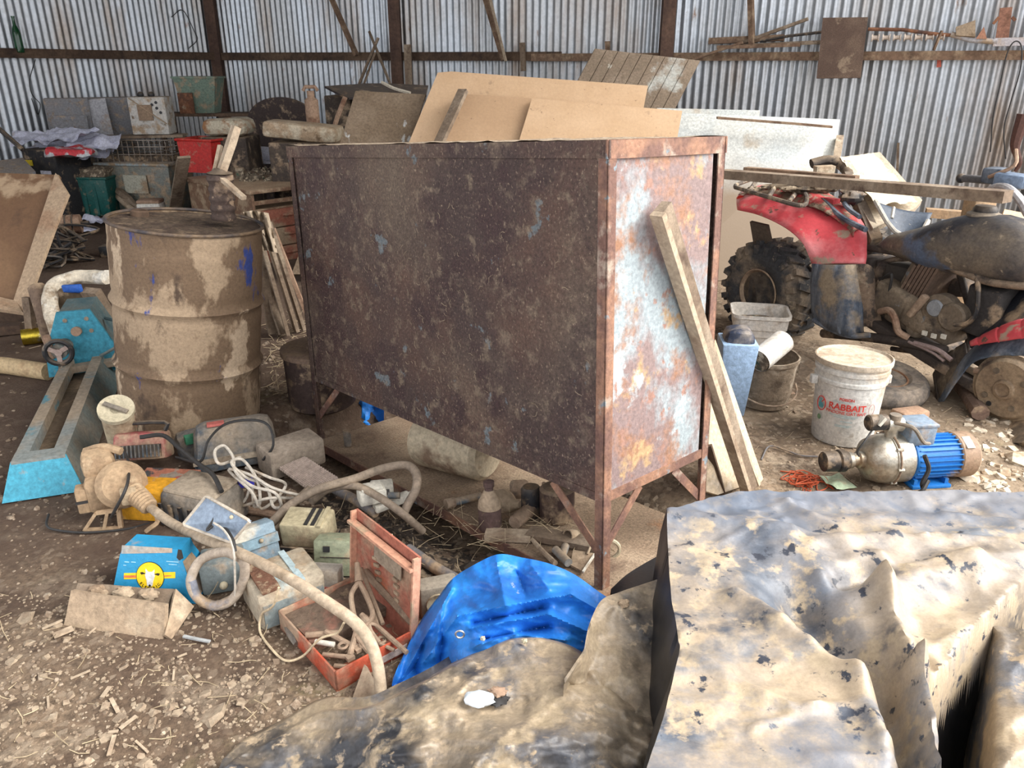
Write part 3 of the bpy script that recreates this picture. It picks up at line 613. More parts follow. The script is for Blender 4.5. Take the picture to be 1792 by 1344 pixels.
B().tube([(-.06,0,h-.03),(-.04,0,h),(.04,0,h),(.06,0,h-.03)], .015, 8).o('cap', tanr, t); B().tube([(.05,0,.06),(.14,0,.05),(.2,0,.18),(.28,0,.34)], .02, 8, sm=4).o('spout', tanr, t)
t, w, h = standbox(566, 612, 168, 7.0, .5, 'wooden_crate', dirty('dark_crate_wood', (.05,.036,.028), .3), 'tall dark crate behind the left end of the mud coated panel', 'crate')
zc = MW[t.name].translation.z + h
b = B().slab([Y(568,152,6.9), Y(640,147,7.3), Y(748,149,7.4), Y(748,168,6.9), Y(608,170,6.7)], .015, off=(0,0,-1)); b.cut(2).dent(.02, 2)
one(b, 'dark_metal_sheet', dirty('dark_sheet', (.03,.024,.024), .15, rough=.5), 'thin dark warped sheet lying on the tall crate', 'sheet')
one(B().tube([Y(668,144,6.8), Y(690,155,6.75), Y(718,163,6.7)], .014, 6, sm=3), 'flex_cable', mat('cream_cord', (.5,.45,.36), rough=.8), 'short cream cord curling over the dark warped sheet', 'cord')
# boards leaning behind the cabinet
def board(cs, t, name, m, lb, cat='board', dent=.0, cuts=0):
    b = B().slab([Y(*c) for c in cs], t)
    if cuts: b.cut(cuts)
    if dent: b.dent(dent, 1.5)
    return one(b, name, m, lb, cat)
tan = mat('tan_mud_film', (.50, .33, .19), [((.57,.39,.24), 1.6, .4, .62), ((.36,.24,.145), 7, .62, .70), ((.27,.17,.10), 26, .66, .70)], rough=.8, bump=.12, bs=60, fine=.06)
tan2 = mat('tan_mud_film_darker', (.44, .285, .165), [((.50,.335,.20), 2, .45, .62), ((.30,.19,.115), 24, .66, .7)], rough=.8, bump=.12, bs=60, fine=.06)
board([(622,159,6.0),(745,165,5.95),(650,480,5.3),(510,480,5.3),(596,248,5.65)], .03, 'muddy_panel', mat('muddy_panel', (.155,.11,.07), [((.21,.155,.105),3,.45,.62),((.40,.40,.38),7,.62,.66,(1,1,.5))], rough=.85, bump=.3), 'mud coated panel with pale smears left of the tan boards')
board([(766,127,5.95),(790,125,5.95),(1134,150,5.85),(1064,500,5.2),(612,500,5.2)], .03, 'large_panel', tan, 'largest tan mud filmed board standing behind the cabinet', cuts=1)
board([(802,164,5.78),(944,173,5.77),(866,505,5.12),(692,505,5.12)], .02, 'panel', tan2, 'darker tan board beside the short batten behind the cabinet')
board([(931,172,5.72),(1194,194,5.68),(1136,510,5.05),(828,510,5.05)], .02, 'panel', tan, 'foremost tan board with its right corner above the cabinet corner')
stick(Y(811,158,5.70), Y(745,300,5.3), .07, .03, grey_wood, 'timber_batten', 'short grey batten lying on the tan boards', 'timber')
# grooved panel of boards
P = [Y(1041,85,7.0), Y(1226,106,6.9), Y(1090,365,6.3), Y(905,335,6.4)]
b = B(); nb = 9
for k in range(nb):
    a0, a1 = k/nb+.004, (k+1)/nb-.004
    b.slab([lerp(P[0],P[1],a0), lerp(P[0],P[1],a1), lerp(P[3],P[2],a1), lerp(P[3],P[2],a0)], .03)
b.slab([p+V((0,.012,0)) for p in P], .012)
one(b, 'tongue_and_groove_panel', mat('flaking_white_boards', (.24,.18,.125), [((.30,.23,.165),4,.45,.6),((.50,.50,.45),1.3,.57,.62),((.14,.095,.06),5,.6,.7),((.5,.46,.38),11,.66,.7)], rough=.85, bump=.4), 'tilted grooved board panel with flaking white paint, highest behind the cabinet', 'panel')
wsheet = mat('chalky_white_sheet', (.58,.58,.53), [((.42,.34,.25),2.0,.56,.66),((.50,.52,.50),3,.45,.6),((.34,.25,.17),5,.64,.72)], rough=.7, bump=.15)
def wsx(t_, co, cur, mix):               # the flood left its mud line on the lower part
    g = t_.n('ShaderNodeNewGeometry'); sp = t_.n('ShaderNodeSeparateXYZ'); t_.l(g.outputs['Position'], sp.inputs[0])
    nz = t_.n('ShaderNodeTexNoise'); t_.l(co, nz.inputs['Vector']); nz.inputs['Scale'].default_value = 3
    ad = t_.n('ShaderNodeMath', operation='MULTIPLY_ADD'); t_.l(nz.outputs[0], ad.inputs[0]); ad.inputs[1].default_value = .25; t_.l(sp.outputs[2], ad.inputs[2])
    mr = t_.n('ShaderNodeMapRange'); t_.l(ad.outputs[0], mr.inputs[0]); mr.inputs[1].default_value = .95; mr.inputs[2].default_value = .68
    return mix(cur, mr.outputs[0], (.25, .185, .125))
wsheet2 = mat('white_sheet_mud_line', (.60,.61,.57), [((.45,.38,.29),2.0,.58,.66),((.50,.53,.52),3,.45,.6),((.42,.30,.20),5,.66,.72)], rough=.6, bump=.12, extra=wsx)
board([(1150,189,6.3),(1330,193,6.25),(1300,440,5.8),(1120,440,5.8)], .03, 'white_sheet', wsheet, 'white sheet at the back with brown dirt along its top edge', 'sheet')
board([(1150,196,6.15),(1470,209,6.0),(1440,420,5.5),(1180,470,5.4)], .02, 'white_sheet', wsheet2, 'middle white sheet, its right edge nearest the tray', 'sheet')
board([(1150,201,6.0),(1452,214,5.85),(1395,480,5.4),(1150,500,5.3)], .02, 'white_sheet', wsheet2, 'front white sheet stained brown over its lower half', 'sheet')
stick(Y(1255,206,5.8), Y(1455,222,5.72), .06, .015, brown_wood, 'timber_batten', 'thin brown batten along the top of the white sheets', 'timber')
stick(Y(1470,240,5.9), Y(1462,290,5.7), .05, .04, pale_wood, 'timber_batten', 'short orange tan batten at the right edge of the white sheets', 'timber')
# ================================================================ desk and what lies on it
dk = dirty('brown_desk_laminate', (.20,.115,.07), .45); dkr = mat('red_drawer_front', (.30,.105,.065), [(DUST, 4, .48, .58), ((.42,.26,.18), 11, .6, .68)], rough=.7)
dc, dl, dr_ = V((-1.95,5.87,0)), V((-2.71,6.60,0)), V((-1.60,6.24,0))
dM = MX.Translation(dc + V((0,0,gz(-2.2,6.2)-.02))) @ Rz(math.atan2(dl.y-dc.y, dl.x-dc.x))     # x runs along the back panel, -y over the drawers... 
t = T('office_desk', 'brown office desk with red drawers behind the oil drum', 'desk', M=dM); L, D_, H_ = 1.05, .56, .60
S = -1      # depth runs to the right hand side
B().box((L/2, S*D_/2, H_-.015), (L+.04, D_+.04, .03), bev=.004).o('desk_top', dk, t)
B().box((L/2, -.01, H_/2-.015), (L, .02, H_-.03)).o('back_panel', dk, t)
B().box((.01, S*D_/2, H_/2+.2), (.02, D_-.02, .03)).o('rail', dk, t)
B().box((.2, S*D_/2, (H_-.15)/2), (.36, D_-.04, H_-.15)).o('pedestal', dk, t)
for k in range(3):
    z = .08+k*.145; d_ = B().box((.008, S*D_/2, z), (.03, D_-.05, .135), bev=.004).o('drawer', dkr, t)
    B().box((-.015, S*D_/2, z+.02), (.02, .1, .02), bev=.005).o('handle', dkr, d_)
deskz = dM.translation.z + H_
def on(u, v, z): return U(u, v, z)
redp = dirty('red_plastic', (.48, .025, .02), .12, rough=.5)
q = on(362, 300, deskz+.0); t = T('plastic_crate', 'red plastic crate on the left end of the desk', 'crate', (q.x, q.y+.05, deskz), rz=-.3)
b = B(); zt = .27
b.box((0,-.14,zt/2),(.30,.012,zt),tx=1.15).box((0,.14,zt/2),(.30,.012,zt),tx=1.15).box((-.15,0,zt/2),(.012,.28,zt)).box((.15,0,zt/2),(.012,.28,zt)).box((0,0,.01),(.3,.28,.02))
b.o('body', redp, t); B().box((0,0,.2),(.26,.24,.06)).cut(2).dent(.04,6).o('contents', crm, t); B().tube([(-.18,-.15,zt),(.18,-.15,zt),(.18,.15,zt),(-.18,.15,zt)], .012, 6, closed=True).o('rim', redp, t)
q = on(445, 285, deskz); t = one(B().tube([V((q.x-.17,q.y+.1,deskz+.08)), V((q.x+.18,q.y+.02,deskz+.07))], .075, 14), 'paper_roll', mat('white_paper', (.62,.62,.70), [(DUST,5,.62,.7)], rough=.8), 'thick roll of white paper on the desk beside the red crate', 'paper roll')
one(B().box((q.x+.02, q.y-.02, deskz+.012), (.42,.22,.02), Rz(.2)), 'paper_stack', MATS['white_paper'], 'flat white papers under the paper roll on the desk', 'paper')
for (u, v, sx, sz, m, lb, nm) in ((436,288,.05,.03,'w','small white tub lying among the desk clutter','plastic_tub'), (498,300,.05,.12,'c','cream jar at the right end of the desk','jar'), (482,284,.06,.06,'r','small red box among the desk clutter','small_box'), (420,300,.06,.035,'c','cream lump near the desk edge','foam_block')):
    q = on(u, v, deskz); mm = {'w': MATS['white_paper'], 'c': crm, 'r': redp}[m]
    one(B().lathe([(sx*.6,0),(sx*.7,sz*.5),(sx*.6,sz*.95)], 12, MX.Translation((q.x,q.y,deskz))).dent(.004,20), nm, mm, lb, 'container')
rnd = random.Random(3)
def scatter(n, region, size, name, m, label, cat='debris', zoff=0, flat=.3, grp=None, surf=gz, seed=1, long=1.0):
    r = random.Random(seed); b = B(); k = 0
    while k < n:
        u = r.uniform(region[0], region[2]); v = r.uniform(region[1], region[3]); p = U(u, v, 0)
        if over_shelf(p.x, p.y): k += 1; continue
        z = surf(p.x, p.y) if surf else 0
        p = V((p.x, p.y, z+zoff)); s_ = size*r.uniform(.4, 1.4)*(1 + (r.random() < .06)*1.4); a = r.uniform(0, 6.28); ns_ = r.choice((4,5,6))
        T_ = MX.Translation(p) @ Rz(a) @ MX.Rotation(r.uniform(-.5,.5), 4, 'X') @ MX.Rotation(r.uniform(-.4,.4), 4, 'Y')
        lo = [b.bm.verts.new(T_ @ V((s_*long*math.cos(i*2*PI/ns_)*r.uniform(.7,1.2), s_*math.sin(i*2*PI/ns_)*r.uniform(.6,1.1), -s_*flat))) for i in range(ns_)]
        hi = [b.bm.verts.new(T_ @ (V((s_*long*math.cos(i*2*PI/ns_)*r.uniform(.5,.9), s_*math.sin(i*2*PI/ns_)*r.uniform(.5,.9), s_*flat)))) for i in range(ns_)]
        for i in range(ns_): b.f([lo[i], lo[(i+1) % ns_], hi[(i+1) % ns_], hi[i]])
        b.f(hi); k += 1
    o = b.o(name, m, None, flat=True); return tag(o, label, cat, kind='stuff')
def straw(n, region, length, name, m, label, z0=0, r0=.0012, seed=1, surf=gz, spread=.9):
    r = random.Random(seed); b = B()
    for k in range(n):
        p = U(r.uniform(region[0], region[2]), r.uniform(region[1], region[3]), 0)
        if over_shelf(p.x, p.y): continue
        p = V((p.x, p.y, (surf(p.x, p.y) if surf else 0)+z0))
        a = r.uniform(0, 6.28); l = length*r.uniform(.4, 1.5); el = r.uniform(-.05, spread if r.random() < .25 else .15)
        d = V((math.cos(a)*math.cos(el), math.sin(a)*math.cos(el), math.sin(el)))*l
        m_ = p + d*.5 + V((r.uniform(-1,1), r.uniform(-1,1), 0))*l*.12
        b.tube([p, m_, p+d], r0, 3, cap=False)
    return tag(b.o(name, m, None, flat=True), label, 'straw', kind='stuff')
clut = mat('clutter_grit', (.13,.10,.07), [((.42,.34,.24),30,.5,.58),((.05,.09,.06),20,.6,.66)], rough=.9)
o = scatter(170, (415,292,515,318), .035, 'desk_litter', clut, 'mixed dark litter covering the desk top', 'litter', zoff=0, surf=lambda x, y: 0, seed=5)
o.location = (0,0,0)
for v_ in o.data.vertices: pass
# put the litter on the desk top itself
def retop(o, z):
    me = o.data
    for v_ in me.vertices:
        p = v_.co; d = (p-EY); k = (z-EYE)/(0-EYE); v_.co = EY + V((d.x*k, d.y*k, 0)) + V((0,0,z-EYE+p.z))
retop(o, deskz)
# ================================================================ papers, bags and tubs by the left wall
blk = dirty('black_printed_carton', (.02,.02,.022), .15)
t, w, h = standbox(38, 112, 262, 7.3, .4, 'cardboard_carton', blk, 'tall black carton with yellow marks under the paper heap', 'carton', rz=-.3)
B().box((-.12,-.205,h-.12),(.08,.004,.05)).o('printed_mark', mat('yellow_print', (.6,.45,.02), rough=.7), t); B().box((.05,-.205,h-.2),(.12,.004,.03)).o('printed_mark', MATS['white_paper'], t)
zp = MW[t.name].translation.z + h
def sheetlet(c, w, d, rz, amp, name, m, lb, cat, grp=None, thick=0, seed=0, fr=5, lift=0):
    b = B(); nx = 14; M = xf(c, lift, 0, rz)
    b.grid([[M @ V((lerp(-w/2, w/2, i/nx), lerp(-d/2, d/2, j/nx), amp*abs(frac((i/nx*w, j/nx*d, seed*3.1), fr, seed)) + amp*.3)) for i in range(nx+1)] for j in range(nx+1)])
    return one(b, name, m, lb, cat, grp, ang=50)
wp = mat('bluish_white_paper', (.56,.57,.68), [(DUST,5,.58,.7),((.4,.42,.6),8,.55,.66)], rough=.85)
for i, (u, v, w, d, rz, lb) in enumerate([(70,243,.45,.3,.4,'bluish newspaper on top of the black carton, topmost of the heap'), (120,236,.5,.28,-.3,'white paper sheet at the top right of the heap by the lockers'), (165,250,.45,.3,.2,'crumpled white sheet at the right end of the paper heap'), (100,262,.5,.3,.1,'newspaper under the red and white bag'), (160,270,.4,.25,-.2,'lowest crumpled white sheet above the green tub')]):
    q = Y(u, v, 7.4+.05*i); sheetlet(q-V((0,0,.03)), w, d, rz, .08, 'paper_sheet', wp, lb, 'paper', seed=i+1, lift=.35)
rb = T('feed_bag', 'crumpled white and red plastic bag on the paper heap', 'bag', Y(125,278,7.2))
b = B().box((0,0,.06),(.42,.26,.08),Rz(.5),bev=.03).cut(3).dent(.05,6); b.o('bag', mat('white_red_bag', (.50,.52,.54), [((.50,.04,.05),2.2,.54,.57),(DUST,7,.6,.7)], rough=.5), rb)
grn = dirty('green_plastic', (.003,.085,.075), .1, rough=.5)
t, w, h = standbox(112, 182, 312, 7.45, .34, 'plastic_tub', grn, 'dark green ribbed plastic tub heaped with rubbish below the papers', 'tub', tx=1.1)
for x in (-.12,-.02,.08): B().box((x,-.175,h*.5),(.03,.02,h*.9)).o('rib', grn, t)
B().box((0,0,h+.03),(w,.3,.1)).cut(3).dent(.06,9).o('contents', clut, t); B().tube([(-w*.56,-.19,h),(w*.56,-.19,h),(w*.56,.19,h),(-w*.56,.19,h)], .014, 6, closed=True).o('rim', grn, t)
b = B().slab([Y(-30,284,7.0), Y(40,276,7.2), Y(62,300,6.9), Y(-30,330,6.5)], .02, off=(0,0,-1)); one(b, 'metal_sheet', grey_pl, 'flat grey sheet behind the brown tray at the left edge', 'sheet')
one(B().tube([Y(-10,218,7.0), Y(40,262,6.9)], .02, 8), 'dark_pipe', black, 'dark pipe slanting in from the left edge over the papers', 'pipe')
for i, (u, v, w, d, rz, lb) in enumerate([(145,372,.28,.2,.5,'bluish white cloth scrap nearest the green tub'), (175,392,.35,.2,-.2,'bluish plastic sheet on the ground left of the drum lid'), (150,408,.25,.15,.3,'smallest bluish scrap left of the drum')]):
    sheetlet(gp(u, v)+V((0,-.05,.0)), w, d, rz, .10, 'cloth_scrap', wp, lb, 'cloth', seed=i+11)
# timber between tub and drum
one(B().tube([gp(185,360)+V((0,0,.25)), gp(215,375)+V((0,0,.22)), gp(250,385)+V((0,0,.1)), gp(300,395)+V((0,0,.04))], [.05,.05,.04,.03], 7, sm=4).dent(.012,8), 'driftwood', grey_wood, 'curved grey branch between the cloudy tub and the drum', 'branch')
one(B().tube([gp(205,372)+V((0,0,.2)), gp(240,388)+V((0,0,.1)), gp(265,380)+V((0,0,.12))], [.03,.04,.025], 7, sm=4).dent(.01,8), 'driftwood', pale_wood, 'short pale branch crossing the curved grey branch', 'branch')
stick(gp(300,400)+V((0,0,.0)), Y(322,275,6.3), .1, .02, grey_wood, 'plank', 'curved upright plank left of the red crate', 'plank')
q = gp(298,400); t = T('plastic_bottle', 'white square canister with a brown top just behind the drum', 'canister', (q.x, q.y-.3, gz(q.x, q.y-.3)), rz=.1)
B().box((0,0,.15),(.2,.16,.30),bev=.02).o('body', mat('white_can', (.58,.56,.50),[(DUST,5,.58,.66)],rough=.5), t); B().box((0,0,.31),(.19,.15,.03),bev=.01).o('cap', tanr, t)
# ================================================================ brown tray at the left edge
trm = mat('brown_stained_board', (.155,.085,.045), [((.20,.115,.06),2,.45,.6),((.38,.27,.17),1.6,.555,.60),((.09,.05,.03),4,.6,.7)], rough=.55, bump=.12, bs=60, fine=.1)
trs = mat('tan_board_edge', (.40,.29,.19), [((.33,.21,.13),4,.5,.62)], rough=.85)
t = T('wooden_tray', 'big shallow brown tray leaning at the left edge', 'tray', gp(-20,548))
inw(B().slab([Y(-110,299,4.95), Y(103,306,4.9), Y(28,532,4.3), Y(-110,500,4.35)], .03), t).o('base_panel', trm, t)
inw(B().slab([Y(101,306,4.88), Y(123,342,4.75), Y(100,400,4.6), Y(46,548,4.2), Y(27,532,4.28)], .02, off=(-1,0.2,0)), t).o('side', trs, t)
inw(B().slab([Y(-110,499,4.33), Y(29,531,4.28), Y(42,552,4.16), Y(-110,530,4.2)], .02, off=(0,0,1)), t).o('side', trs, t)
for (a, b_, w, h, lb) in (((-40,556),(60,560),.12,.06,'dark beam on the ground under the brown tray'), ((-40,590),(40,582),.08,.05,'thin dark beam at the left edge in front of the brown tray')):
    stick(gp(*a)+V((0,0,.03)), gp(*b_)+V((0,0,.03)), w, h, wood_dark, 'timber_beam', lb, 'beam')
# wires and motor
def tangle(c, R, n, r, seed, flat=.5):
    rr = random.Random(seed); pts = [c + V((rr.gauss(0, R), rr.gauss(0, R), abs(rr.gauss(0, R*flat))+r)) for _ in range(n)]
    return cr(pts, 5)
for i, (u, v, R, m, lb) in enumerate([(112,455,.13,black,'black tangled cable heap beside the brown tray'), (98,470,.10,black,'smaller cable tangle under the tray corner')]):
    one(B().tube(tangle(gp(u, v), R, 34, .01, 21+i, 1.2), .011, 5), 'cable_tangle', m, lb, 'cable')
q = gp(128,440); t = T('electric_motor', 'tan muddy electric motor on the cable heap by the tray', 'motor', (q.x, q.y, q.z+.16), rz=.3)
B().cyl((-.12,0,.06),(.1,0,.06),.075,n=18).o('body', tanr, t); B().cyl((-.14,0,.06),(-.12,0,.06),.085,n=18).o('end_cap', black, t); B().cyl((.1,0,.06),(.16,0,.06),.02).o('shaft', black, t)
for k in range(3): B().tube([(-.05+k*.05,.077*math.cos(a),.06+.077*math.sin(a)) for a in [i*PI/8 for i in range(17)]], .006, 5, closed=False).o('strap', black, t)
q = gp(192,450); one(B().box((q.x,q.y,q.z+.05),(.12,.08,.1),bev=.02).dent(.01,20), 'small_black_box', black, 'small black box on the dark ground left of the drum', 'box')
# white moulded ring, leaning behind the blue machine
wf = mat('cracked_white_foam', (.60,.53,.42), [((.33,.25,.17),7,.55,.64),((.70,.66,.58),9,.56,.64)], rough=.9, bump=.5, bs=50)
t = T('toilet_seat', 'cracked white ring shaped seat with a blue patch behind the blue machine', 'seat', gp(118,585))
inw(B().tube([Y(u, v, y) for u, v, y in ((104,590,3.9),(88,535,3.95),(92,505,4.05),(112,490,4.1),(150,484,4.15),(186,486,4.1))], [.04,.055,.055,.045,.045,.04], 10, sm=5).dent(.01,12), t).o('ring', wf, t)
inw(B().box(Y(127,505,4.0),(.10,.03,.05),bev=.012).dent(.01,20), t).o('blue_patch', mat('blue_plastic', (.02,.10,.42), rough=.5), t)
inw(B().box(Y(125,545,4.05),(.22,.06,.22)).cut(2).dent(.03,9), t).o('muddy_core', mat('wet_mud', (.11,.08,.05),[(DUST,9,.55,.65)],rough=.9), t)
stick(Y(158,508,4.0), gp(206,598)+V((0,0,.04)), .10, .05, grey_wood, 'plank', 'weathered plank leaning between the blue machine and the drum', 'plank')
one(B().tube([Y(66,505,4.1), Y(80,550,4.0), gp(92,600)+V((0,0,.03))], .05, 10, sm=3), 'clay_pipe', mat('brown_pipe', (.17,.115,.08),[(DUST,6,.5,.65)],rough=.8), 'brown pipe leaning left of the cracked white seat', 'pipe')
stick(Y(48,520,4.1), gp(58,600)+V((0,0,.03)), .05, .03, grey_wood, 'stake', 'narrow stake leaning left of the brown pipe', 'stake')
t = T('spray_can', 'gold foil can lying left of the blue machine', 'can', gp(66,606)+V((0,0,.045)))
inw(B().cyl(gp(42,604)+V((0,0,.045)), gp(90,598)+V((0,0,.045)), .045, n=20), t).o('body', mat('gold_foil', (.55,.42,.05), [((.5,.5,.45),4,.58,.62),(MUD,8,.6,.68)], rough=.25, metal=.9), t)
one(B().tube([gp(-60,648)+V((0,0,.045)), gp(20,655)+V((0,0,.045)), gp(88,664)+V((0,0,.04))], .042, 10).dent(.006,10), 'timber_pole', mat('peeled_pole', (.50,.37,.21),[((.36,.24,.13),8,.5,.62)],rough=.8), 'peeled yellow pole lying at the left edge', 'pole')
# ================================================================ blue machine with its long base
lb_ = mat('light_blue_paint', (.05,.30,.42), [(DUST,6,.60,.68),((.04,.22,.30),4,.5,.66)], rough=.5); teal = mat('dusty_teal_paint', (.10,.15,.155), [((.20,.175,.14),3,.42,.6),((.045,.10,.12),5,.55,.66)], rough=.6); bluegrey = mat('dusty_blue_grey', (.22,.24,.23), [((.30,.24,.175),2.5,.40,.56),((.06,.22,.28),4,.62,.68)], rough=.6)
n0 = U(82, 858, 0); f0 = U(152, 648, .06); n0.z = f0.z = 0; ax = (n0-f0); Lm = ax.length; ang = math.atan2(ax.y, ax.x)
mM = MX.Translation(V((f0.x, f0.y, gz(f0.x, f0.y)))) @ Rz(ang)        # x runs from the head to the near end
t = T('wheel_balancer', 'blue floor machine with hand wheel and long channel base, left of the drum', 'machine', M=mM)
# y positive is to the right hand when seen from the head
def zlen(x): return x
for s_, m, y in ((1, bluegrey, .062), (-1, bluegrey, -.062)):
    B().box((Lm/2, y, .105), (Lm, .045, .05)).o('rail', m, t)
B().box((Lm/2, 0, .05), (Lm, .12, .01)).o('channel_floor', mat('mud_in_channel', (.17,.125,.085),[(DUST,5,.5,.65)],rough=.9), t)
for s_ in (-1, 1):
    b = B().slab([(0,s_*.085,.13),(Lm+.0,s_*.085,.13),(Lm+.03,s_*.125,0),(0,s_*.14,0)], .008, off=(0,-s_,0)); b.o('skirt', teal, t)
b = B().slab([(Lm,-.087,.13),(Lm,.087,.13),(Lm+.055,.13,0.0),(Lm+.055,-.13,0.0)], .01, off=(-1,0,0)); b.o('end_plate', lb_, t)
B().box((Lm-.03, 0, .125), (.07, .17, .012)).o('cross_piece', bluegrey, t)
hp = [(-.16,.0),(.16,.0),(.15,.12),(.07,.31),(-.07,.31),(-.15,.12)]    # outline across y, z
hx = MX.Rotation(PI/2, 4, 'Z')
B().prism([(-p[0], p[1]+.05) for p in hp], 0, .02, MX.Rotation(-PI/2,4,'Z')).o('face_plate', lb_, t)
B().prism([(-p[0]*.95, p[1]*.97+.05) for p in hp], .0, .26, MX.Translation((-.26,0,0)) @ MX.Rotation(-PI/2,4,'Z')).o('housing', teal, t)
B().cyl((.0,0,.26),(.05,0,.27),.022,n=16).o('knob', tanr, t)
for y, z in ((-.04,.32),(.05,.32),(.06,.26)): B().cyl((.0,y,z),(.025,y,z),.01,n=8).o('bolt', bluegrey, t)
wc = V((.12,-.075,.20))
w_ = B().tube([wc + V((.018*0, .055*math.cos(a), .055*math.sin(a))) for a in [k*PI/16 for k in range(32)]], .012, 8, closed=True).o('hand_wheel', black, t)
b = B().cyl(wc-V((.01,0,0)), wc+V((.008,0,0)), .016); 
for k in range(3):
    a = k*2*PI/3+.5; b.bar(wc, wc+V((0,.052*math.cos(a),.052*math.sin(a))), .02, .012, up=(1,0,0))
b.o('wheel_spokes', mat('pinkish_hub', (.38,.29,.25),rough=.6), w_)
B().cyl((0,-.06,.20),(.11,-.075,.20),.035,n=16).o('shaft_housing', teal, t); B().box((.06,.05,.10),(.05,.3,.03),Rz(.2)).o('lever_bar', bluegrey, t); B().cyl((.12,-.075,.14),(.15,-.08,.0),.004).o('thin_rod', bluegrey, t)
B().tube([(-.1,.11,.28),(.0,.19,.27),(.06,.18,.2),(.06,.12,.16),(.05,.08,.14)], .008, 6, sm=5).o('cable', teal, t); B().box((.02,-.13,.20),(.03,.035,.12),bev=.01).o('side_grip', tanr, t)
# ================================================================ on the drum
dm = MW[drum_t.name]; def_ = None
pc = Y(392, 384, 3.13); tp = T('pump_can', 'dark mud caked can standing on the drum lid', 'can', (pc.x, pc.y, pc.z), ry=.05)
ring = []
for k in range(34):
    z = k*.0055; ring.append((.047 + .003*math.sin(k*.95) + (.006 if k > 28 else 0) - (.02 if k == 33 else 0), z))
B().lathe(ring, 22, jit=lambda p: p*(1+.03*ns(p, 30))).o('body', mat('mud_can', (.075,.05,.04),[((.30,.21,.14),9,.5,.6),((.42,.3,.2),14,.62,.68)],rough=.8,bump=.6,bs=60), tp)
B().lathe([(.05,.182),(.03,.19),(.022,.20)], 16).o('top_cap', black, tp)
stick(pc+V((.01,.0,.17)), Y(414,222,3.18), .045, .028, pale_wood, 'axe_handle', 'pale axe handle standing in the can on the drum', 'handle')
stick(pc+V((-.02,.01,.17)), Y(386,255,3.2), .016, .014, pale_wood, 'thin_stick', 'thin stick upright in the can on the drum', 'stick')
stick(pc+V((.02,-.03,.17)), Y(427,347,3.0), .02, .015, pale_wood, 'thin_stick', 'thin slat slanting down right off the can on the drum', 'stick')
# slats and cloth right of the drum
for i, (a, b_, lb) in enumerate([((452,402),(505,592),'leftmost grey slat leaning right of the drum'), ((462,395),(520,585),'second grey slat from the drum'), ((470,388),(532,582),'third slat from the drum, half under the cloth'), ((455,445),(478,590),'short slat closest to the drum'), ((458,470),(497,590),'short slat behind the closest one'), ((478,400),(545,575),'reddish slat nearest the cabinet')]):
    stick(Y(*a, 4.05+.04*i), gp(*b_)+V((0,0,.02)), .05, .02, grey_wood if i < 5 else tanr, 'slat', lb, 'slat')
b = B(); nx = 16
b.grid([[Y(lerp(lerp(425,452,j/nx), lerp(470,486,j/nx), i/nx) , lerp(368,438,j/nx)+8*abs(i/nx-.4), 3.95 + .05*frac((i*.2,j*.15,0),1.5)+.03*math.sin(i*1.3)) for i in range(nx+1)] for j in range(nx+1)])
one(b, 'rag', mat('beige_cloth', (.42,.34,.25),[((.28,.21,.14),6,.5,.65)],rough=.95), 'beige rag hanging over the slats beside the drum', 'rag')
rbk = dirty('dark_rusty_steel', (.055,.035,.03), .25)
q = V((-.875, 3.27, gz(-.875,3.27))); t = T('steel_bucket', 'dark rusty lidded bucket behind the cabinet left leg', 'bucket', (q.x, q.y, q.z)); hz = .24 - q.z
B().lathe([(.12,0),(.15,.02),(.155,hz-.01),(.16,hz)], 28).o('body', rbk, t); B().lathe([(.165,hz-.01),(.165,hz+.012),(.15,hz+.018),(.05,hz+.012),(.045,hz+.02),(.0001,hz+.02)], 28).o('lid', mat('mud_lid', (.15,.10,.07),[(MUD,6,.5,.6)],rough=.8), t)
B().lathe([(.02,hz+.02),(.02,hz+.035)], 12).o('bung', rbk, t)
# ================================================================ the pile of gear in front of the drum and cabinet
def G(u, v, h=0): p = gp(u, v); return p + V((0,0,h))
def place(u, v, name, lb, cat, rz=0, h=0, rx=0, ry=0): return T(name, lb, cat, G(u, v, h), rz=rz, rx=rx, ry=ry)
cream = mat('cream_plastic', (.50,.44,.31), [(DUST,9,.55,.66),((.28,.20,.13),5,.6,.7)], rough=.6)
greym = mat('grey_mud_plastic', (.19,.165,.135), [((.30,.24,.175),6,.45,.62),((.07,.09,.11),4,.56,.66)], rough=.85, bump=.4)
blowm = mat('tan_mud_coat', (.40,.28,.17), [((.30,.20,.12),7,.5,.65),((.48,.36,.23),12,.58,.68)], rough=.9, bump=.3)
# white canister
a, c = G(222,800,.02), U(203,716,.27); d = (c-a); t = T('plastic_canister', 'grimy white cylindrical canister leaning at the front of the drum', 'canister', M=MX.Translation(a) @ d.to_track_quat('Z','X').to_matrix().to_4x4())
B().cyl((0,0,0),(0,0,d.length),.052,.056,n=24).o('body', mat('grimy_white', (.52,.44,.30),[(DUST,6,.5,.64),((.25,.17,.1),9,.6,.7)],rough=.6), t)
B().lathe([(.062,d.length-.012),(.062,d.length+.006),(.056,d.length+.004),(.02,d.length)], 24).o('lid', cream, t); B().box((.0,.0,d.length+.01),(.09,.015,.008),Rz(.9)).o('handle', greym, t); B().box((.04,-.035,.16),(.03,.03,.12),Rz(-.8)).o('red_label', mat('faded_red', (.45,.12,.10),rough=.7), t)
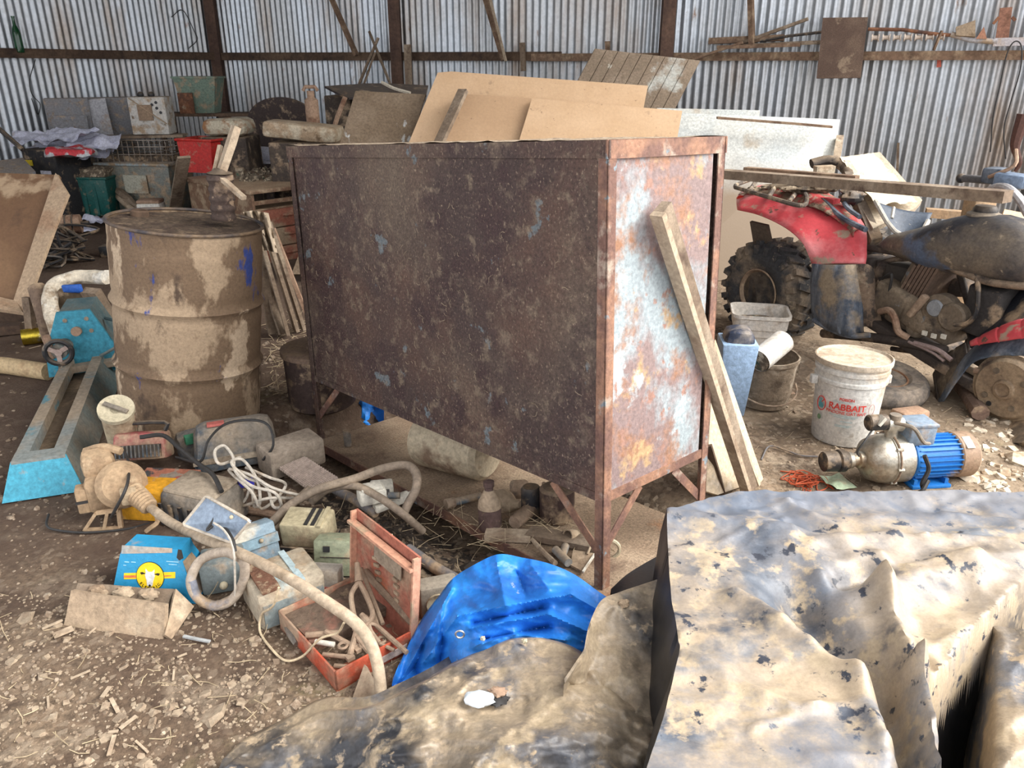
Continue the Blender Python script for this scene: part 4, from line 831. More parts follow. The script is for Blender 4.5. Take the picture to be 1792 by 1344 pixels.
# red charger with grille
t = place(258, 832, 'battery_charger', 'faded red charger with a black slotted grille below the white canister', 'charger', rz=.15, rx=-.35, h=.06)
rd = mat('faded_maroon', (.28,.07,.07), [(DUST,6,.46,.6)], rough=.7)
B().box((0,0,.06),(.19,.12,.10),tx=.92,ty=.8,bev=.012).o('body', rd, t)
B().box((0,-.064,.045),(.16,.012,.045)).o('grille', black, t)
for k in range(12): B().box((-.074+k*.0135,-.072,.045),(.004,.006,.045)).o('grille_slat', greym, t)
B().tube([(-.08,0,.11),(-.08,0,.14),(.08,0,.14),(.08,0,.11)], .008, 6, sm=3).o('carry_handle', black, t)
# printed carton
t = place(288, 862, 'printed_carton', 'flattened red and grey printed carton behind the yellow box', 'carton', rz=-.1)
B().box((0,.02,.03),(.20,.13,.03),MX.Rotation(.12,4,'X')).dent(.008,14).o('body', mat('printed_card', (.30,.25,.20),[((.42,.16,.10),7,.50,.53),((.07,.07,.07),5,.57,.6),((.45,.28,.10),9,.60,.63)],rough=.85), t)
B().box((.06,-.03,.065),(.05,.04,.01),Rz(.4)).o('pink_label', mat('pink_print', (.50,.10,.14),rough=.7), t)
t = place(258, 905, 'plastic_crate', 'yellow orange plastic box behind the blower', 'crate', rz=-.1)
B().box((0,.03,.055),(.17,.11,.11),bev=.006).o('body', mat('orange_yellow', (.62,.30,.02),[(DUST,7,.56,.64)],rough=.5), t)
# garden blower
t = place(205, 905, 'leaf_blower', 'tan mud coated engine blower with ribbed nozzle, left of the pile', 'blower')
ac = U(212, 848, .13)
def BW(u, v, z): return U(u, v, z)
inw(B().lathe([(.03,-.05),(.06,-.045),(.078,-.02),(.08,.02),(.06,.045),(.02,.05)], 26, MX.Translation(ac) @ MX.Rotation(.6,4,'Z') @ MX.Rotation(1.15,4,'X')), t).o('fan_housing', blowm, t)
inw(B().box(U(172,808,.19),(.10,.09,.07),Rz(.5),bev=.02).dent(.012,22), t).o('engine_cover', blowm, t)
inw(B().box(U(182,858,.10),(.10,.09,.12),Rz(.4),bev=.015).dent(.008,20), t).o('tank', blowm, t)
mf = inw(B().box(U(148,872,.09),(.045,.05,.09),Rz(.4),bev=.006), t).o('muffler', blowm, t)
for k in range(4): inw(B().box(U(143,880,.06+.022*k),(.035,.008,.007),Rz(.4)), t).o('muffler_slot', wire_m, mf)
for f in (((148,928,.006),(168,898,.07)), ((212,924,.006),(208,892,.07)), ((148,928,.006),(212,924,.006)), ((168,898,.07),(208,892,.07)), ((182,926,.006),(188,895,.07))):
    inw(B().bar(U(*f[0]), U(*f[1]), .014, .01), t).o('stand_bar', blowm, t)
np_ = [U(232,862,.13), U(248,874,.12), U(262,888,.105)]
rr = cr(np_, 8); inw(B().tube(rr, [.034+.004*(k % 2) - .0006*k for k in range(len(rr))], 16), t).o('ribbed_nozzle', blowm, t)
inw(B().box(U(226,868,.135),(.05,.02,.06),Rz(.3),bev=.006), t).o('vent_guard', mat('tan_light', (.45,.34,.22), rough=.9), t)
inw(B().tube([U(268,888,.10), U(276,912,.04), U(262,925,.03), U(256,930,.02)], .008, 6, sm=4), t).o('throttle_lever', blowm, t)
inw(B().tube([U(150,790,.20), U(180,782,.23), U(212,790,.22)], .014, 7, sm=3), t).o('handle', blowm, t)
# the long muddy tube from the blower across the pile
pipem = mat('mud_coated_pipe', (.42,.33,.235), [((.30,.225,.15),6,.5,.62),((.52,.43,.32),10,.58,.68)], rough=.85, bump=.25)
one(B().tube([U(u, v, z) for u, v, z in ((264,889,.105),(300,915,.11),(350,940,.15),(420,968,.20),(500,1008,.21),(575,1056,.20),(622,1090,.18),(648,1125,.14),(662,1170,.09),(668,1228,.03))], [.019,.015,.0135,.0135,.014,.0145,.016,.017,.017,.017], 14, sm=8) if False else B().tube(cr([U(u, v, z) for u, v, z in ((264,889,.105),(300,915,.11),(350,940,.15),(420,968,.20),(500,1008,.21),(575,1056,.20),(622,1090,.18),(648,1125,.14),(662,1170,.09),(668,1228,.03))], 8), .0145, 14), 'long_tube', pipem, 'long tan tube running from the blower nozzle down over the red toolbox', 'tube')
# grey box with cable
t = place(362, 908, 'power_pack', 'large dark grey box with rounded muddy top in the middle of the pile', 'box', rz=-.35)
B().box((0,0,.06),(.24,.17,.13),tx=.93,ty=.9,bev=.018).dent(.005,9).o('body', greym, t)
for k in range(6): B().box((-.10+k*.04,-.088,.05),(.012,.008,.08)).o('rib', black, t)
B().box((0,0,.128),(.20,.14,.02),bev=.01).dent(.006,14).o('mud_crust', mat('tan_grey_mud', (.33,.27,.20),[((.22,.17,.12),9,.5,.6)],rough=.95,bump=.5), t)
one(B().tube([U(u, v, z) for u, v, z in ((245,765,.20),(285,762,.20),(315,785,.19),(345,810,.17),(372,830,.17),(388,860,.15))], .008, 7, sm=6), 'power_cable', wire_m, 'thick black cable curving over the red charger to the grey box', 'cable')
one(B().tube([U(u, v, z) for u, v, z in ((215,785,.15),(225,810,.16),(222,850,.18),(200,895,.10),(195,905,.06))], .005, 6, sm=6), 'power_cable', wire_m, 'thin grey cable hanging in front of the blower housing', 'cable')
one(B().tube([U(u, v, .01) for u, v in ((85,900),(82,920),(100,928),(150,932),(220,926),(262,915))], .004, 6, sm=6), 'power_cable', wire_m, 'thin dark cable lying flat on the ground under the blower', 'cable')
one(B().tube([U(u, v, z) for u, v, z in ((308,800,.1),(350,808,.13),(365,770,.2),(395,742,.22),(440,735,.22),(470,745,.2),(478,780,.14),(460,805,.08))], .005, 6, sm=6), 'power_cable', wire_m, 'thin cable looping over the muddy motor housing', 'cable')
# big motor housing
t = place(418, 812, 'motor_housing', 'rounded mud caked motor housing leaning on the drum foot', 'housing', rz=.38, rx=-.15)
B().box((0,0,.09),(.33,.18,.18),tx=.82,ty=.7,bev=.04).cut(1).dent(.008,9).o('body', greym, t)
B().box((0,-.075,.055),(.31,.03,.02)).dent(.003,12).o('seam_ridge', MATS['tan_grey_mud'], t); B().box((-.06,-.03,.18),(.06,.04,.01)).o('red_label', MATS['faded_red'], t)
B().lathe([(.008,0),(.012,.01),(.008,.018)], 14, MX.Translation((.13,-.09,.05)) @ MX.Rotation(PI/2,4,'X')).o('knob', black, t)
one(B().box(G(345,795)+V((0,0,.05)),(.14,.12,.10),Rz(.5),bev=.03).dent(.01,12), 'mud_block', greym, 'rounded muddy block between drum and motor housing', 'block')
t = one(B().box(G(336,800)+V((.03,-.04,.10)),(.05,.03,.03),Rz(.6)), 'battery_cell', mat('red_green_cell', (.36,.09,.07),[((.05,.22,.12),4,.5,.52)],rough=.6), 'small red and green cell on the muddy block', 'battery')
t = one(B().box(G(512,816)+V((0,0,.055)),(.22,.13,.11),Rz(.72),bev=.012).dent(.004,14), 'concrete_block', mat('mud_concrete', (.30,.245,.19),[((.40,.33,.26),8,.5,.62),((.20,.155,.115),5,.6,.7)],rough=.95,bump=.5), 'long grey block right of the motor housing beside the cabinet leg', 'block')
# ribbed plate
pg = [U(487,820,.06), U(535,800,.09), U(594,838,.07), U(545,862,.02)]
t = T('ribbed_plate', 'muddy grid ribbed plate lying below the grey block', 'plate', G(540,860))
inw(B().slab(pg, .02, off=(0,0,-1)), t).o('base', MATS['mud_concrete'], t)
gr = B()
for k in range(1, 16):
    s_ = k/16; gr.bar(lerp(pg[0],pg[1],s_)+V((0,0,.002)), lerp(pg[3],pg[2],s_)+V((0,0,.002)), .005, .007); gr.bar(lerp(pg[0],pg[3],s_)+V((0,0,.002)), lerp(pg[1],pg[2],s_)+V((0,0,.002)), .005, .007)
inw(gr, t).o('ribs', mat('pale_ribs', (.40,.32,.27), rough=.9), t, flat=True)
# white rope coil
ropem = mat('off_white_rope', (.52,.47,.40), [(DUST,14,.55,.66)], rough=.9, bump=.2)
one(B().tube([U(u, v, z) for u, v, z in ((420,800,.15),(385,812,.20),(376,790,.22),(392,780,.22),(408,800,.20),(412,825,.18),(440,850,.16),(480,862,.15),(492,885,.08),(478,886,.07),(465,850,.14),(430,835,.16),(405,810,.2),(425,805,.19),(450,840,.16),(455,880,.08),(445,885,.06),(440,850,.12),(432,870,.08),(425,885,.05),(470,872,.10),(520,872,.06),(545,872,.05),(480,855,.14),(440,832,.17),(400,822,.16),(440,860,.12),(460,890,.05),(500,850,.08),(470,835,.15),(430,818,.17))], .0052, 7, sm=7), 'rope', ropem, 'tangled off white cord looped over the middle of the pile', 'rope')
one(B().box(U(430,845,.12),(.05,.03,.015),Rz(.5)), 'blue_tag', mat('violet_blue', (.04,.04,.35),rough=.5), 'small violet blue tag under the white cord', 'tag')
# blue tray lid
pa = [U(361,868,.30), U(438,912,.28), U(405,950,.20), U(320,918,.22)]
t = T('tray_lid', 'pale blue metal tray lid with a wire hook standing on the pile', 'lid', lerp(pa[2],pa[3],.5))
blu = mat('pale_blue_enamel', (.22,.28,.36), [(DUST,5,.56,.68),((.32,.38,.44),9,.55,.66)], rough=.45)
inw(B().slab(pa, .006), t).o('plate', blu, t)
inw(B().tube([lerp(pa[i],pa[(i+1)%4],s_) for i in range(4) for s_ in (.04,.5,.96)], .0045, 6, closed=True), t).o('rim', mat('tan_rim', (.48,.42,.34),rough=.7), t)
inw(B().tube([U(u, v, z) for u, v, z in ((380,895,.27),(372,912,.25),(362,928,.23),(378,918,.24),(395,925,.24),(408,945,.24),(412,965,.215))], .004, 6, sm=5), t).o('hook_wire', wire_m, t); inw(B().ball(U(405,905,.275), .006), t).o('rivet', cream, t)
one(B().tube([U(u, v, z) for u, v, z in ((374,915,.255),(392,928,.25),(407,955,.23),(411,1000,.16),(411,1060,.03))], .003, 5, sm=5), 'wire_tie', ropem, 'thin pale wire hanging from the blue lid over the hose loop', 'wire')
# hose loop
t = T('hose_loop', 'muddy hose bent into a ring below the blue lid', 'hose', G(380,1062))
hc = [U(u, v, z) for u, v, z in ((420,975,.19),(390,966,.19),(352,980,.15),(334,1015,.10),(345,1045,.05),(375,1060,.03),(405,1050,.05),(425,1020,.10),(428,990,.16),(418,972,.19))]
inw(B().tube(hc, .0135, 12, sm=7), t).o('hose', mat('muddy_hose', (.40,.33,.26),[((.22,.24,.28),5,.52,.62),((.30,.23,.16),9,.58,.66)],rough=.7), t); inw(B().tube(hc[3:7], .0138, 12, sm=7), t).o('bare_section', mat('bare_blue_grey_hose', (.21,.22,.26),[(DUST,9,.5,.62)],rough=.5), t)
# cream cord over the toolbox
one(B().tube([U(u, v, z) for u, v, z in ((488,1028,.20),(478,1060,.14),(458,1075,.06),(455,1105,.01),(475,1135,.01),(500,1156,.01),(530,1148,.02),(560,1118,.09),(590,1108,.10),(602,1090,.16))], .0032, 7, sm=7), 'electric_flex', mat('cream_cord2', (.55,.44,.29), rough=.8), 'cream cord dropping in a loop from the long tube to the toolbox', 'cord')
# boxes right of the lid
def wbox(u, v, sz, name, m, lb, rz, rx=0, ry=0, h=0, bev=.008, dent=.0, cat='box', tx=1, ty=1):
    t = T(name, lb, cat, G(u, v, h), rz=rz, rx=rx, ry=ry); b = B().box((0,0,sz[2]/2), sz, bev=bev, tx=tx, ty=ty)
    if dent: b.cut(1).dent(dent, 12)
    b.o('body', m, t); return t
whb = mat('white_blue_flaking', (.50,.46,.38), [((.22,.30,.36),4,.48,.54),(DUST,6,.58,.66)], rough=.6)
t = wbox(447, 985, (.15,.07,.12), 'white_bracket_box', whb, 'white metal box with blue stripe right of the blue lid', .65, rx=-.3)
B().box((0,-.04,.07),(.15,.012,.03)).o('blue_stripe', mat('faded_blue', (.20,.30,.36),[(DUST,7,.5,.62)],rough=.6), t); B().ball((.02,-.05,.075), .007).o('screw', cream, t); B().ball((-.03,-.05,.02), .007).o('screw', cream, t)
mb = mat('cream_blue_rusty', (.42,.36,.27), [((.30,.40,.42),3,.56,.60),((.22,.12,.07),8,.60,.66),(DUST,9,.5,.66)], rough=.8, bump=.4)
t = wbox(500, 1058, (.19,.17,.12), 'meter_box', mb, 'mud coated cream and blue meter box above the toolbox corner', .62, bev=.014, dent=.003)
B().box((-.055,.0,.124),(.05,.16,.014)).dent(.006,25).o('rust_crust', mat('rust_crust', (.16,.075,.045),[(DUST,30,.5,.6)],rough=.95,bump=1), t); B().box((.03,0,.122),(.018,.165,.006)).o('pale_blue_strip', mat('pale_blue_strip', (.40,.50,.52),rough=.6), t); B().box((0,-.087,.05),(.17,.006,.07)).o('blue_side', mat('grey_blue_mud', (.17,.20,.20),[(DUST,7,.5,.62)],rough=.8), t)
B().ball((.045,-.02,.122), .028, (1,1,.12)).o('round_knockout', mb, t)
t = wbox(395, 1020, (.12,.10,.10), 'junction_box', MATS['grey_blue_mud'], 'dark grey box seen through the hose ring', .3)
B().ball((0,-.055,.03), .012).o('screw', cream, t)
cb = mat('cream_terminal', (.42,.36,.23), [(DUST,7,.5,.62),((.50,.44,.30),9,.58,.66)], rough=.7)
t = wbox(545, 955, (.15,.10,.085), 'terminal_box', cb, 'cream terminal box with open slots above the green box', -.12, rx=.1, h=.03)
for k in range(3): B().box((.02+.022*k-.01,-.0,.0855),(.012,.085,.004)).o('slot', wire_m, t)
B().box((-.0,0,-.006),(.16,.11,.012)).o('base_plate', black, t); B().box((.055,-.0,.088),(.012,.1,.006)).o('strap', cb, t)
gb = mat('sage_green_plastic', (.25,.27,.18), [(DUST,6,.54,.64)], rough=.6)
t = wbox(596, 1000, (.14,.08,.11), 'control_box', gb, 'sage green box with a small black label beside the red lid', -.05, rx=-.25, bev=.005)
B().box((-.03,-.042,.085),(.02,.004,.018)).o('black_label', black, t); B().box((-.04,-.042,.03),(.025,.004,.02)).o('pink_label', mat('dull_pink', (.45,.33,.28),rough=.8), t); B().box((.0,-.042,.06),(.10,.003,.002)).o('seam', black, t)
t = wbox(572, 1040, (.09,.05,.09), 'small_carton', mat('faded_carton', (.36,.29,.21),[((.42,.38,.33),5,.5,.6),((.30,.10,.08),5,.60,.63)],rough=.9), 'faded little carton between meter box and toolbox', -.1, rx=-.1, bev=.003)
B().box((.01,-.027,.025),(.02,.004,.03)).o('printed_mark', MATS['faded_red'], t)
# power points and connectors behind the lid
pw = mat('white_electrical_plastic', (.60,.57,.49), [(DUST,8,.6,.7)], rough=.5)
t = wbox(655, 922, (.09,.06,.05), 'power_point', pw, 'white socket block behind the top of the red lid', .4, h=.10); B().box((0,0,.052),(.07,.05,.012),bev=.003).o('cover', pw, t); B().cyl((.05,-.02,.02),(.085,-.035,.02),.011).o('cable_gland', greym, t)
t = wbox(690, 925, (.13,.035,.03), 'connector_strip', pw, 'long white connector right of the socket block', .55, h=.09, ry=-.1); B().cyl((.06,0,.015),(.085,0,.015),.012).o('end_cap', pw, t)
t = wbox(672, 905, (.08,.06,.05), 'power_point', pw, 'white socket block under the brown hose arc', .2, h=.09); B().box((0,-.03,.03),(.05,.01,.02)).o('cover', greym, t)
hz_ = mat('brown_hose', (.20,.155,.115), [((.32,.25,.18),6,.5,.62),((.12,.10,.085),9,.6,.7)], rough=.7)
one(B().tube([U(u, v, z) for u, v, z in ((475,915,.06),(510,882,.10),(560,855,.14),(620,838,.17),(670,820,.20),(710,814,.21),(728,828,.20),(728,855,.17),(715,880,.13),(705,900,.10))], .0145, 12, sm=7), 'rubber_hose', hz_, 'brown hose arching up over the shelf edge and back down', 'hose')
one(B().tube([U(u, v, z) for u, v, z in ((545,878,.07),(575,856,.12),(620,850,.15),(660,868,.15),(690,888,.13),(712,905,.10),(740,930,.03))], .013, 12, sm=7), 'rubber_hose', hz_, 'second brown hose curving under the arch toward the socket blocks', 'hose')
one(B().tube([G(578,868,.04), G(622,900,.06), G(660,925,.06)], .017, 12, sm=3), 'grey_pipe', mat('dull_grey_pipe', (.16,.15,.15),[(DUST,7,.5,.6)],rough=.6), 'short grey pipe behind the cream terminal box', 'pipe')
one(B().tube([G(715,975,.03), G(760,1002,.02), G(800,1025,.02)], .018, 12, sm=3), 'grey_pipe', MATS['dull_grey_pipe'], 'grey pipe end between red lid and blue tarp', 'pipe')
one(B().tube([G(470,960,.02), G(500,920,.05), G(545,885,.07)], .012, 9, sm=3), 'grey_pipe', hz_, 'thin pipe running up right from the white box', 'pipe')
one(B().tube([G(436,900,.015), G(470,905,.015), G(505,915,.015)], .013, 8, sm=3), 'wooden_stick', tanr, 'short brown stick on the ground below the white cord', 'stick')
t = wbox(768, 1068, (.11,.06,.10), 'speaker_box', mat('dusty_grey_box', (.27,.235,.185),[(DUST,7,.5,.6)],rough=.8), 'dusty grey speaker box between red lid and blue tarp', .3)
B().lathe([(.03,0),(.03,.006),(.012,.002)], 18, MX.Translation((-.01,-.03,.05)) @ MX.Rotation(PI/2,4,'X')).o('cone', cream, t)
# blue energiser with the bull badge
sky = mat('sky_blue_paint', (.02,.25,.46), [((.30,.27,.23),3,.62,.68)], rough=.45, fine=.1); 
fq = [U(182,1042,.0), U(352,1066,.0), U(318,945,.145), U(192,958,.145)]
Mx = (U(340,1052,0)-U(180,1040,0)); ang = math.atan2(Mx.y, Mx.x); o_ = U(265,1052,0)
t = T('fence_energiser', 'bright blue fence energiser case with a yellow bull badge', 'energiser', (o_.x, o_.y, gz(o_.x,o_.y)), rz=ang); sc1 = Mx.length/2
w0, w1, hh, dd = .122, .092, .145, .12; lean = .05
body = B(); pr = [(-w0,0),(w0+.012,0),(w1,hh*.80),(w1-.004,hh),(-w1+.008,hh),(-w1-.004,hh*.83)]
A_ = [body.v((p[0], lean*p[1]/hh, p[1])) for p in pr]; C_ = [body.v((p[0]*.96, dd-.2*p[1]+.02, p[1])) for p in pr]
for j in range(6): body.f([A_[j], A_[(j+1)%6], C_[(j+1)%6], C_[j]])
body.f(A_); body.f(C_); body.o('case', sky, t)
sl = math.atan2(lean, hh); FM = MX.Rotation(-sl, 4, 'X') @ MX.Translation((0,0,.018))
def fdisk(x, z, r, y, m, name, n=30, sx=1, par=None):
    b = B(); b.prism([(x+sx*r*math.cos(k*2*PI/n), z+r*math.sin(k*2*PI/n)) for k in range(n)], -y, 0, FM); return b.o(name, m, par or t)
yel = mat('badge_yellow', (.80,.55,.01), rough=.5, fine=.08); orr = mat('badge_orange', (.65,.17,.05), rough=.5); blk2 = mat('badge_black', (.02,.015,.01), rough=.5, bump=0); wht = mat('badge_white', (.62,.62,.60), rough=.5)
B().prism([(-.083,.038),(.072,.052),(.072,.070),(-.083,.056)], -.001, 0, FM).o('badge_stripe', yel, t); B().prism([(-.083,.043),(-.02,.047),(-.02,.054),(-.083,.050)], -.0016, 0, FM).o('badge_stripe', orr, t); B().prism([(.02,.052),(.06,.0575),(.06,.060),(.02,.056)], -.0016, 0, FM).o('badge_stripe', orr, t)
fdisk(-.003, .052, .0425, .0018, blk2, 'badge_ring'); fdisk(-.003, .052, .041, .0022, yel, 'badge_disc')
hp2 = [(-.012,.066),(.012,.066),(.015,.055),(.010,.040),(.008,.026),(.0,.022),(-.008,.026),(-.010,.040),(-.015,.055)]
B().prism([(p[0]-.003, p[1]) for p in hp2], -.0032, 0, FM).o('bull_head', wht, t)
for s_ in (-1,1):
    B().prism([(-.003+s_*.012,.060),(-.003+s_*.026,.056),(-.003+s_*.030,.062),(-.003+s_*.024,.064)], -.0030, 0, FM).o('bull_ear', blk2, t); B().prism([(-.003+s_*.006,.066),(-.003+s_*.013,.074),(-.003+s_*.014,.066)], -.0030, 0, FM).o('bull_horn', wht, t)
fdisk(-.003, .026, .0035, .0036, blk2, 'bull_nose', 10)
for k, ch in enumerate('ELECTRIC'):
    a = math.radians(-142 + k*14.8); text(ch, .0105, blk2, t, FM @ MX.Translation((-.003+.0345*math.cos(a), -.0024, .052+.0345*math.sin(a))) @ MX.Rotation(-(a+PI/2), 4, 'Y'), 'badge_letter', bold=.0003)
for (x, z, w) in ((-.082,.088,.014),(-.062,.089,.014),(-.085,.078,.008),(.045,.098,.036),(.052,.090,.024)): B().prism([(x,z),(x+w,z),(x+w,z+.002),(x,z+.002)], -.0008, 0, FM).o('fine_print', mat('pale_print', (.35,.60,.75), rough=.6), t)
B().prism([(-w1+.0,.112),(w1-.03,.125),(w1-.03,.138),(-w1+.002,.137)], -.0006, 0, FM).o('dust_band', mat('dust_band', (.30,.33,.33),[((.42,.34,.27),6,.5,.6)],rough=.8), t)
B().slab([(w1+.004,lean*.8,hh*.78),(w0+.013,.01,.01),(w0+.010,dd-.01,.01),(w1+.002,dd-.03,hh*.76)], .003, off=(-1,0,0)).o('brown_side', mat('brown_box_side', (.25,.19,.14),[(DUST,7,.5,.62)],rough=.8), t)
b = B().prism([(w1-.016,.112),(w1-.008,.104),(w1+.004,.112),(w1-.002,.135),(w1-.012,.136)], -.0012, 0, FM); b.o('burn_hole', blk2, t)
# broken muddy gutter box
mudc = mat('dried_mud_clay', (.37,.275,.185), [((.27,.19,.125),5,.48,.62),((.45,.355,.25),9,.56,.66)], rough=.95, bump=.5)
t = T('broken_wooden_box', 'broken mud coated open box lying at the front left of the pile', 'box', G(220,1118))
inw(B().slab([U(124,1033,.09), U(290,1058,.085), U(285,1118,.0), U(110,1098,.0)], .015).cut(2).dent(.004,14), t).o('front_board', mudc, t)
inw(B().slab([U(135,1020,.07), U(305,1030,.06), U(296,1058,.04), U(130,1040,.05)], .02).cut(2).dent(.008,18), t).o('back_board', grey_wood, t)
inw(B().slab([U(308,1030,.08), U(340,1062,.03), U(300,1118,.0), U(288,1110,.02)], .012).dent(.004,14), t).o('end_flap', mudc, t)
inw(B().slab([U(130,1042,.03), U(298,1060,.03), U(290,1112,.005), U(118,1095,.005)], .01, off=(0,0,-1)), t).o('base_board', mat('wet_dark_mud', (.10,.075,.055),[(DUST,12,.56,.64)],rough=.9), t)
for k in range(3): inw(B().ball(U(170+k*45,1036+k*3,.055), .022, (1.3,.8,.8), jit=.5), t).o('mud_clod', mudc, t)
# ================================================================ red toolbox
redt = mat('red_tool_paint', (.42,.075,.035), [((.36,.25,.17),4,.50,.60),((.30,.13,.08),9,.52,.64),((.15,.09,.06),7,.62,.70)], rough=.7, bump=.3)
redi = mat('red_dusty_inside', (.33,.115,.075), [((.33,.21,.14),8,.48,.62),((.45,.13,.06),4,.58,.64)], rough=.85, bump=.3)
Fp = gp(590,1212); Lp = gp(488,1098); e1 = (Lp-Fp); e1.z = 0; l1 = .31; ang = math.atan2(e1.y, e1.x)
tb = T('toolbox', 'open red metal toolbox with its lid standing up, full of muddy hand tools', 'toolbox', (Fp.x, Fp.y, gz(Fp.x,Fp.y)), rz=ang)
# x: front corner to left corner, -y: front corner to right corner
w2 = .25; hw = .062
B().box((l1/2,-w2/2,.003),(l1,w2,.006)).o('base', redi, tb)
for c, d in (((l1/2,-.003,hw/2),(l1,.006,hw)), ((l1/2,-w2+.003,hw/2),(l1,.006,hw)), ((.003,-w2/2,hw/2),(.006,w2,hw)), ((l1-.003,-w2/2,hw/2),(.006,w2,hw))): B().box(c, d, bev=.002).o('side', redt, tb)
B().box((l1*.72,-w2*.5,.03),(l1*.5,w2*.92,.03)).cut(3).dent(.01,25).o('mud_filling', mat('mud_fill', (.15,.105,.075),[((.30,.14,.10),5,.54,.64),(DUST,20,.58,.66)],rough=.95,bump=.8), tb)
lidM = MX.Translation((0,-w2,.03)) @ MX.Rotation(.10,4,'X') @ MX.Scale(1.28,4,V((0,0,1)))
ld = B().box((l1/2,-.0,.11),(l1,.006,.21),lidM).o('lid', redi, tb)
for c, d in (((l1/2,.010,.215),(l1,.022,.007)), ((.003,.010,.11),(.007,.022,.21)), ((l1-.003,.010,.11),(.007,.022,.21))): B().box(c, d, lidM).o('lid_rim', mat('salmon_edge', (.50,.26,.17),[(DUST,8,.55,.64)],rough=.8), ld)
B().box((l1*.42,.006,.175),(l1*.42,.003,.045),lidM @ MX.Translation((0,0,0))).o('faded_label', mat('tan_label', (.28,.22,.16),rough=.9), ld)
for k in range(6): B().box((l1*.62-.004*k,.008,.15-k*.021),(.022,.006,.007),lidM @ MX.Rotation(.15,4,'Y')).o('tool_clip', mudc, ld)
for k in range(4): B().box((l1*.30,.008,.135-k*.022),(.02,.006,.007),lidM).o('tool_clip', mudc, ld)
B().prism([(l1*.45,.19),(l1*.5,.15),(l1*.44,.15),(l1*.42,.14),(l1*.36,.165)],.004,.008,lidM).o('torn_patch', mudc, ld)
tbw = MW[tb.name]
toolm = mat('muddy_steel_tool', (.27,.19,.13), [((.36,.27,.19),10,.5,.62),((.13,.10,.08),12,.6,.68)], rough=.8, bump=.3)
def L_(x, y, z): return tbw @ V((x, y, z))
def pliers(p, rz, lb, s=1., rx=0, grip=None):
    t = T('pliers', lb, 'pliers', M=MX.Translation(p) @ Rz(rz) @ MX.Rotation(rx,4,'X'))
    B().prism([(-.012*s,0),(-.006*s,.045*s),(0,.05*s),(.006*s,.045*s),(.012*s,0),(.0,-.012*s)], -.005, .005, MX.Rotation(-PI/2,4,'X') @ MX()).o('jaws', toolm, t)
    for q in (-1,1): B().tube([(0,0,0),(q*.016*s,.0,-.035*s),(q*.02*s,.0,-.075*s),(q*.010*s,.0,-.12*s)], .0062*s, 8, sm=4).o('handle', grip or toolm, t)
    for ch in list(t.children): pass
    return t
def tool(name, lb, a, c, r, m=toolm, head=None, cat='tool'):
    t = T(name, lb, cat, a); inw(B().tube([a, lerp(a,c,.5), c], r, 8), t).o('shaft', m, t)
    if head: inw(B().box(c, head, Rz(ang)), t).o('head', m, t)
    return t
def pl2(pts_, lb, s=.007):
    a = V(pts_[0]); t = T('pliers', lb, 'pliers', a)
    inw(B().tube([V(p) for p in pts_[1:3]], [.007,.012], 8), t).o('jaws', toolm, t)
    for k in (3, 4): inw(B().tube([V(pts_[2])] + [V(p) for p in pts_[k]], s, 8, sm=4), t).o('handle', toolm, t)
pl2([U(612,1010,.12), U(625,985,.16), U(628,1018,.13), [U(615,1040,.11),U(618,1070,.09),U(622,1085,.08)], [U(642,1045,.11),U(652,1075,.09),U(640,1095,.08)]], 'large muddy pliers lying against the red lid, biggest of the pliers')
pl2([U(650,1060,.08), U(632,1075,.09), U(645,1090,.08), [U(650,1105,.07),U(665,1125,.06)], [U(660,1095,.07),U(680,1112,.06)]], 'smaller pliers below the big pliers in the toolbox', .005)
for nm, lb, a, c, r, hd in [('hammer_handle','thick handle lying along the foot of the red lid',(638,1000,.11),(722,1090,.06),.011,None), ('screwdriver','long muddy screwdriver between big pliers and handle',(632,995,.13),(670,1092,.07),.006,None), ('chisel','flat chisel beside the screwdriver in the toolbox',(645,1035,.10),(662,1098,.06),.008,None),
        ('wheel_brace','rod poking out over the front right rim of the toolbox',(640,1078,.07),(712,1142,.06),.0065,None), ('spanner','short spanner at the front of the toolbox',(565,1145,.05),(612,1150,.05),.006,(.02,.02,.01)), ('spanner','spanner lying across the mud in the toolbox middle',(570,1105,.06),(625,1135,.05),.007,(.025,.018,.01)), ('socket_bar','bar crossing beneath the cream cord in the toolbox',(535,1112,.05),(592,1108,.05),.009,None),
        ('tin_snips','curved snip handle at the right of the toolbox',(612,1148,.05),(625,1100,.06),.008,(.02,.02,.012)), ('file_tool','flat file near the front right wall of the toolbox',(625,1115,.06),(652,1150,.05),.007,None), ('drill_bit','small bit lying on the toolbox rim area',(652,1120,.06),(690,1138,.05),.005,None), ('punch','short punch near the toolbox front corner',(585,1165,.04),(620,1168,.04),.006,None)]:
    tool(nm, lb, U(*a), U(*c), r, toolm, hd)
one(B().cyl(U(552,1123,.05), U(585,1128,.05), .007, n=10), 'candle_stub', pw, 'bright white stub lying in the toolbox mud', 'stub')
for i, (u, v) in enumerate(((637,1128),(652,1138),(668,1120),(600,1130))):
    one(B().tube([U(u,v,.055)+V((.011*math.cos(a),.011*math.sin(a),0)) for a in [k*PI/6 for k in range(12)]], .004, 6, closed=True), 'steel_ring', toolm, ['steel ring nearest the toolbox centre right','steel ring lowest among the tools','steel ring against the red lid foot','steel ring below the long tube in the toolbox'][i], 'ring')
t = T('badge_plate', 'worn pale emblem plate on the toolbox front', 'plate', G(650,1165)) if False else None
B().box((-.004,-w2*.62,.026),(.003,.10,.018)).dent(.003,40).o('worn_emblem', mat('worn_grey', (.42,.34,.30),rough=.8), tb)
